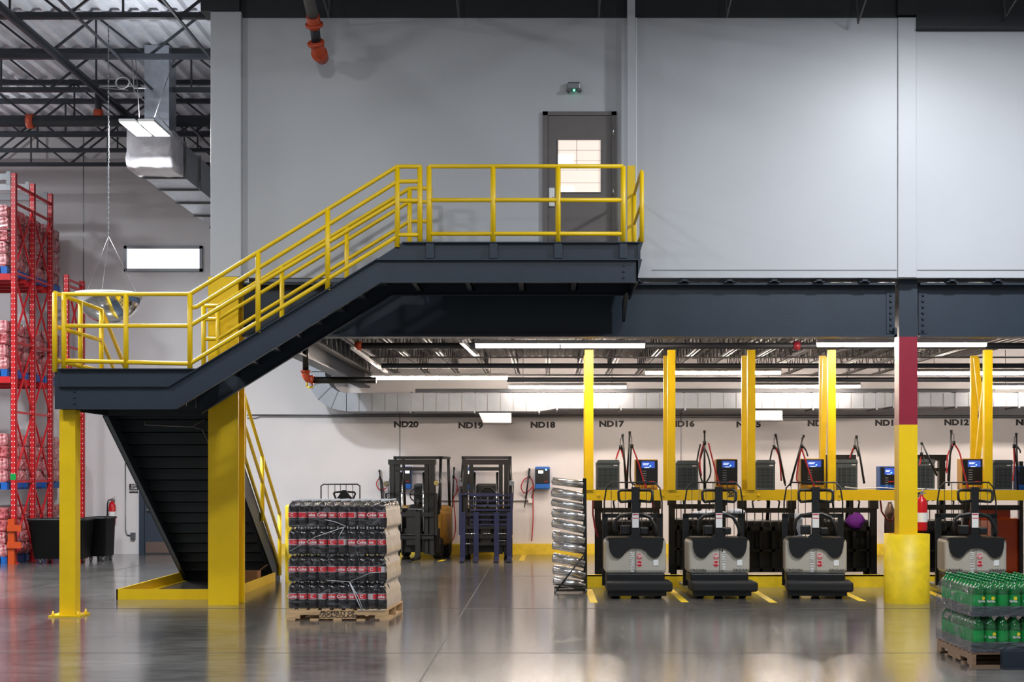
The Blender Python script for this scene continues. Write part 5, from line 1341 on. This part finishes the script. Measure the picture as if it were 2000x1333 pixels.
# ------------------------------------------------------------------ forklifts
def forklift(px, Ymast, lb, nf, blue, yaw, front_mirror=True):
    t = thing('forklift', lb, 'forklift', (X_(px, Ymast), Ymast, 0), yaw)
    b = lambda m, n_, mt, p=None, **k: m.build(n_, mt, p or t, False, **k)
    H = 1.98
    fr = M['darkblue'] if blue else M['blackmetal']
    for s_ in (-1, 1):
        m = MB(); m.box((s_*.40-.045, 0, .1), (s_*.40+.045, .14, H)); b(m, 'mast_rail', M['blackmetal'])
        m = MB(); m.box((s_*.29-.04, .02, .12), (s_*.29+.04, .12, H-.06)); b(m, 'mast_rail', M['blackmetal'])
        m = MB(); m.tube([(s_*.22, .08, .15), (s_*.22, .08, H-.25)], .022, 8); b(m, 'chain', M['chrome'])
    m = MB(); m.box((-.47, -.01, H-.10), (.47, .13, H)); b(m, 'mast_crossbar', M['blackmetal'])
    m = MB(); m.box((-.33, .0, H-.22), (.33, .10, H-.15)); b(m, 'mast_crossbar', M['blackmetal'])
    m = MB(); m.box((-.45, -.04, .42), (.45, .02, .52)); m.box((-.45, -.04, .86), (.45, .02, .94)); m.box((-.1, -.02, .3), (.1, .1, 1.0)); b(m, 'carriage', M['blackmetal'])
    for s_ in (-1, 1):
        m = MB(); m.tube([(s_*.48, .0, 1.55), (s_*.55, -.03, 1.52)], .012, 6); m.lathe([(.05, -.03), (.06, 0), (.03, .05)], 12, (s_*.50, -.03, 1.52 if s_ > 0 else 1.5), 'y'); b(m, 'headlight', M['chrome'])
    # load backrest
    m = MB(); x0_, x1_ = (-.50, .50)
    zt = 1.32
    for x in (x0_, x1_): m.box((x-.025, -.07, .5), (x+.025, -.03, zt))
    b(m, 'backrest_side', fr)
    if blue:
        m = MB()
        for k in range(7): m.box((x0_+.2, -.08, zt-.06-k*.095), (x1_-.0, -.05, zt-.03-k*.095))
        m.box((x0_, -.08, zt-.03), (x1_-.2, -.05, zt)); b(m, 'backrest_bars', fr)
        xs_ = (-.45, -.19, .21, .46)
        m = MB()
        for z in (.62, .44, .3): m.box((-.48, -.06, z), (.48, .0, z+.06))
        b(m, 'fork_positioner', M['blackmetal'])
        m = MB(); m.tube([(-.4, -.09, .53), (-.15, -.09, .53)], .012, 6); m.tube([(-.05, -.09, .53), (.10, -.09, .53)], .012, 6); m.tube([(.24, -.09, .53), (.42, -.09, .53)], .012, 6); m.tube([(.25, -.09, .39), (.42, -.09, .39)], .01, 6); m.tube([(-.4, -.09, .33), (-.25, -.09, .33)], .01, 6); b(m, 'cylinder_rod', M['chrome'])
    else:
        m = MB(); m.tube([(x0_, -.05, zt), (x1_, -.05, zt)], .01, 6); m.tube([(x0_, -.05, 1.02), (x1_, -.05, 1.02)], .01, 6); m.tube([(x0_, -.05, .5), (x1_, -.05, .5)], .01, 6); b(m, 'backrest_bars', M['black'])
        xs_ = (-.36, .14)
    for x in xs_:
        m = MB(); m.box((x-.05, -.10, .05), (x+.05, -.05, .95)); m.prism([(-.05, .10), (-.10, .02), (-.85, .02), (-.85, .035), (-.10, .09)], x-.05, x+.05, 'yz'); f = b(m, 'fork', fr)
        m = MB(); m.prism([(-.60, .058), (-.60, .062), (-.84, .038), (-.85, .035)], x-.045, x+.045, 'yz'); b(m, 'fork_tip', M['chrome'], f)
    # body and guard
    ye = M['amberdk']
    m = MB(); m.box((-.52, .35, .25), (.52, 1.6, .95)); m.box((-.50, 1.1, .25), (.50, 1.75, 1.05)); b(m, 'body', ye, bevel=.05)
    m = MB(); m.box((-.50, .16, .15), (.50, .5, .62)); b(m, 'front_axle_cover', M['blackmetal'])
    m = MB(); m.box((-.46, .3, .6), (.46, .42, 1.02)); b(m, 'cowl', M['black'], bevel=.03)
    m = MB(); m.box((-.25, .85, .95), (.25, 1.3, 1.08)); m.box((-.23, 1.25, 1.05), (.23, 1.36, 1.5)); b(m, 'seat', M['black'], bevel=.05)
    m = MB(); m.tube([(.02+.17*math.cos(a), .55+.05*math.sin(a), 1.28+.14*math.sin(a)) for a in [i*PI/8 for i in range(16)]], .014, 6, closed=True); m.tube([(.02, .45, 1.0), (.02, .55, 1.28)], .025, 8); m.tube([(-.14, .55, 1.28), (.18, .55, 1.28)], .012, 6); b(m, 'steering_wheel', M['black'])
    for s_ in (-1, 1):
        m = MB(); m.lathe([(.2, -.08), (.23, -.06), (.23, .06), (.2, .08)], 22, (s_*.44, .45, .235), 'x'); m.smooth = False; w_ = b(m, 'wheel', M['blackmat'])
        m = MB(); m.lathe([(.18, -.08), (.2, -.06), (.2, .06), (.18, .08)], 20, (s_*.42, 1.45, .2), 'x'); b(m, 'wheel', M['blackmat'])
        m = MB(); m.tube([(s_*.47, .32, .9), (s_*.49, .42, 1.5), (s_*.46, .62, 2.0)], .03, 8); b(m, 'guard_post', M['black']); m = MB(); m.tube([(s_*.47, 1.55, .95), (s_*.47, 1.4, 2.0)], .03, 8); b(m, 'guard_post', M['black'])
        m = MB(); m.tube([(s_*.52, .3, 1.0), (s_*.54, .3, 1.5), (s_*.50, .3, 1.62)], .012, 6); b(m, 'grab_handle', M['greymetal'])
    m = MB(); m.box((-.50, .6, 2.0), (.50, .68, 2.05)); m.box((-.50, 1.4, 2.0), (.50, 1.48, 2.05)); m.box((-.50, .6, 2.0), (-.44, 1.48, 2.05)); m.box((.44, .6, 2.0), (.50, 1.48, 2.05))
    for k in range(5): m.box((-.32+k*.15, .65, 2.005), (-.29+k*.15, 1.45, 2.045))
    b(m, 'overhead_guard', M['black'])
    return t
forklift(804, 30.15, 'left forklift with black mast and amber body parked behind the cola stack', 1, False, -.12)
forklift(949, 30.1, 'right forklift with four dark blue forks and barred load backrest', 4, True, 0.02)

# dark stackers / trucks parked behind the floor barrier
def stacker(px, Y, lb, w=.86, h=1.5, mast=False, mt=None, low_grid=True, yaw=0.0):
    mt = mt or M['blackmetal']
    t = thing('stacker_truck', lb, 'stacker truck', (X_(px, Y), Y, 0), yaw)
    b = lambda m, n_, mtt, p=None, **k: m.build(n_, mtt, p or t, False, **k)
    hw = w/2
    for s_ in (-1, 1):
        m = MB(); m.box((s_*hw-.05, 0, .06), (s_*hw+.05, .1, h-.18)); b(m, 'side_post', mt)
        m = MB(); m.box((s_*hw-.07, -.02, h-.32), (s_*hw+.07, .12, h-.18)); m.tube([(s_*hw, .05, h-.18), (s_*hw, .05, h-.06)], .012, 6); m.box((s_*hw-.05, .04, h-.07), (s_*hw+.05, .06, h-.05)); b(m, 'post_bracket', mt)
        m = MB(); m.lathe([(.07, -.05), (.08, 0), (.07, .05)], 14, (s_*(hw-.05), .3, .08), 'x'); b(m, 'wheel', M['blackmat'])
    m = MB(); m.box((-hw, .01, h-.38), (hw, .07, h-.30)); b(m, 'top_bar', mt)
    m = MB()
    for k in range(6): m.tube([(-hw+.08+k*(w-.16)/5, .04, .5), (-hw+.08+k*(w-.16)/5, .04, h-.34)], .009, 6)
    b(m, 'guard_bars', M['black'])
    m = MB(); m.box((-hw+.04, .14, .10), (hw-.04, .75, .95)); b(m, 'battery_box', M['black'], bevel=.03)
    if low_grid:
        m = MB()
        m.box((-hw+.05, .0, .12), (hw-.05, .05, .17)); m.box((-hw+.05, .0, .44), (hw-.05, .05, .48)); m.box((-hw+.05, .0, .78), (hw-.05, .05, .84))
        for k in range(4): x = -hw+.08+k*(w-.2)/3; m.box((x, .0, .12), (x+.05, .05, .84))
        b(m, 'lower_grid', mt)
    if mast:
        for s_ in (-1, 1):
            m = MB(); m.box((s_*.20-.05, .76, .1), (s_*.20+.05, .9, 2.02)); b(m, 'mast_rail', mt)
        m = MB(); m.box((-.30, .78, 1.92), (.30, .88, 2.02)); m.box((-.30, .78, 1.74), (.30, .88, 1.8)); b(m, 'mast_crossbar', mt)
    m = MB(); m.tube([(.05, .3, .95), (.05, .18, 1.25), (.0, .12, 1.32), (-.14, .12, 1.28)], .03, 8); m.tube([(-.2, .12, 1.12), (-.22, .12, 1.25), (-.12, .12, 1.33), (.12, .12, 1.33), (.22, .12, 1.25), (.2, .12, 1.12)], .016, 7); b(m, 'tiller', M['black'])
    return t
stacker(1225, 24.9, 'black stacker truck behind the barrier and the leftmost pallet truck', .95, 1.45)
stacker(1362, 25.4, 'black stacker truck behind the barrier and the second pallet truck', .84, 1.5)
stacker(1498, 24.8, 'black gridded stacker truck between the second and third pallet trucks', .80, 1.45)
stacker(1655, 24.9, 'tall-masted black stacker right of the third pallet truck', .86, 1.45, True)
stacker(1840, 24.8, 'dark stacker with mast just right of the round column guard', .80, 1.5, True)
t = thing('reach_truck', 'orange-brown truck behind the rightmost pallet truck', 'truck', (X_(1965, 24.6), 24.6, 0))
m = MB(); m.box((-.22, 0, .1), (.22, .9, 1.0)); m.build('body', M['orangetr'], t, False, bevel=.05)
m = MB(); m.box((-.55, .1, .95), (.1, .16, 1.12)); m.box((-.55, .1, .2), (-.47, .16, 1.1)); m.build('frame', M['orangetr'], t, False)
m = MB(); m.box((.2, -.05, .1), (.26, .05, 1.9)); m.box((-.5, -.02, 1.12), (.25, .04, 1.2)); m.build('mast', M['black'], t, False)
m = MB(); m.box((-.2, -.02, 0), (.2, .8, .1)); m.build('wheel_base', M['blackmat'], t, False)
t = thing('gas_cylinder', 'dark brown gas cylinder standing left of the banded column under the rack', 'cylinder', tuple(W(1742, 1050, 24.6)))
m = MB(); m.smooth = True; r_ = .09; zz = Z_(1045, 24.6); m.lathe([(r_, 0), (r_, .9), (r_*.9, 1.1), (r_*.5, 1.2), (.03, 1.25)], 16, (X_(1738, 24.6), 24.6, .0)); m.build('cylinder', M['brownplate'], t)
t.location.z = 0; 
for c_ in t.children:
    for v in c_.data.vertices: v.co.z = v.co.z+Vector(W(1742, 1050, 24.6)).z

# truck behind the cola stack
t = thing('pallet_truck', 'pallet truck behind the cola stack, only its handle and wire backrest showing', 'pallet truck', (X_(668, 20.6), 20.6, 0))
Y = 20.6
m = MB(); m.tube([W(627, 1100, Y), W(627, 950, Y), W(632, 946.5, Y), W(698, 946.5, Y), W(703, 950, Y), W(703, 1100, Y)], .009, 6); fr_ = m.build('backrest_frame', M['black'], t)
for px in (641, 654, 665, 676, 689):
    m = MB(); m.tube([W(px, 946.5, Y), W(px, 1100, Y)], .005, 5); m.build('backrest_wire', M['black'], fr_)
m = MB(); m.tube([W(627, 980, Y), W(703, 980, Y)], .006, 5); m.build('backrest_wire', M['black'], fr_)
Y = 20.2
m = MB(); m.prism([(X_(658, Y), Z_(975, Y)), (X_(663, Y), Z_(980, Y)), (X_(683, Y), Z_(980, Y)), (X_(689, Y), Z_(974, Y)), (X_(682, Y), Z_(966, Y)), (X_(677, Y), Z_(958, Y)), (X_(669, Y), Z_(958, Y)), (X_(664, Y), Z_(966, Y))], Y-.04, Y+.05); m.build('handle_head', M['black'], t)
for s_ in (-1, 1):
    m = MB(); c_ = 673; m.tube([W(c_+s_*5, 961, Y), W(c_+s_*19, 962, Y), W(c_+s_*21, 965, Y), W(c_+s_*17, 975, Y), W(c_+s_*10, 977, Y)], .014, 7); m.build('handle_grip', M['black'], t)
m = MB(); m.box((X_(660, Y), Y-.02, Z_(984, Y)), (X_(684, Y), Y+.04, Z_(980, Y))); m.build('red_collar', M['redgloss'], t)
m = MB(); m.box((X_(669, Y), Y, .4), (X_(677, Y), Y+.06, Z_(980, Y))); m.build('steering_column', M['black'], t)
m = MB(); m.box((X_(630, Y), Y, .1), (X_(705, Y), Y+.55, .8)); m.build('body_cover', M['beige'], t, bevel=.04)
m = MB(); m.box((X_(630, Y), Y-.1, .0), (X_(705, Y), Y+.5, .2)); m.build('lower_skirt', M['blackmat'], t)
# bollard behind the cola stack
m = MB(); Y = 24.0; m.smooth = True; xb_ = X_(567, Y); zt = Z_(986, Y); m.lathe([(.08, 0), (.08, zt-.04), (.06, zt-.01), (.0, zt)], 18, (xb_, Y, 0), cap=False)
tag(m.build('bollard', M['yellow_old']), 'yellow round-topped bollard just left of the cola stack', 'bollard')
# cardboard box under the stairs
t = thing('cardboard_box', 'open brown cardboard box on the floor under the lower flight', 'box', tuple(W(488, 1130, 23.5)))
t.location = (X_(487, 23.3), 23.3, 0)
m = MB(); m.box((-.12, 0, 0), (.12, .3, .22)); m.build('carton', M['card'], t, False)
for (a, b__) in ((((-.12, 0, .22)), (-.2, -.03, .33)), ((.12, 0, .22), (.24, .0, .31))):
    m = MB(); m.quad([(a[0], 0, a[2]), (a[0], .3, a[2]), (b__[0], .3, b__[2]), (b__[0], 0, b__[2])]); m.quad([(a[0]+.003, 0, a[2]+.003), (a[0]+.003, .3, a[2]+.003), (b__[0]+.003, .3, b__[2]+.003), (b__[0]+.003, 0, b__[2]+.003)]); m.build('flap', M['card'], t, False)
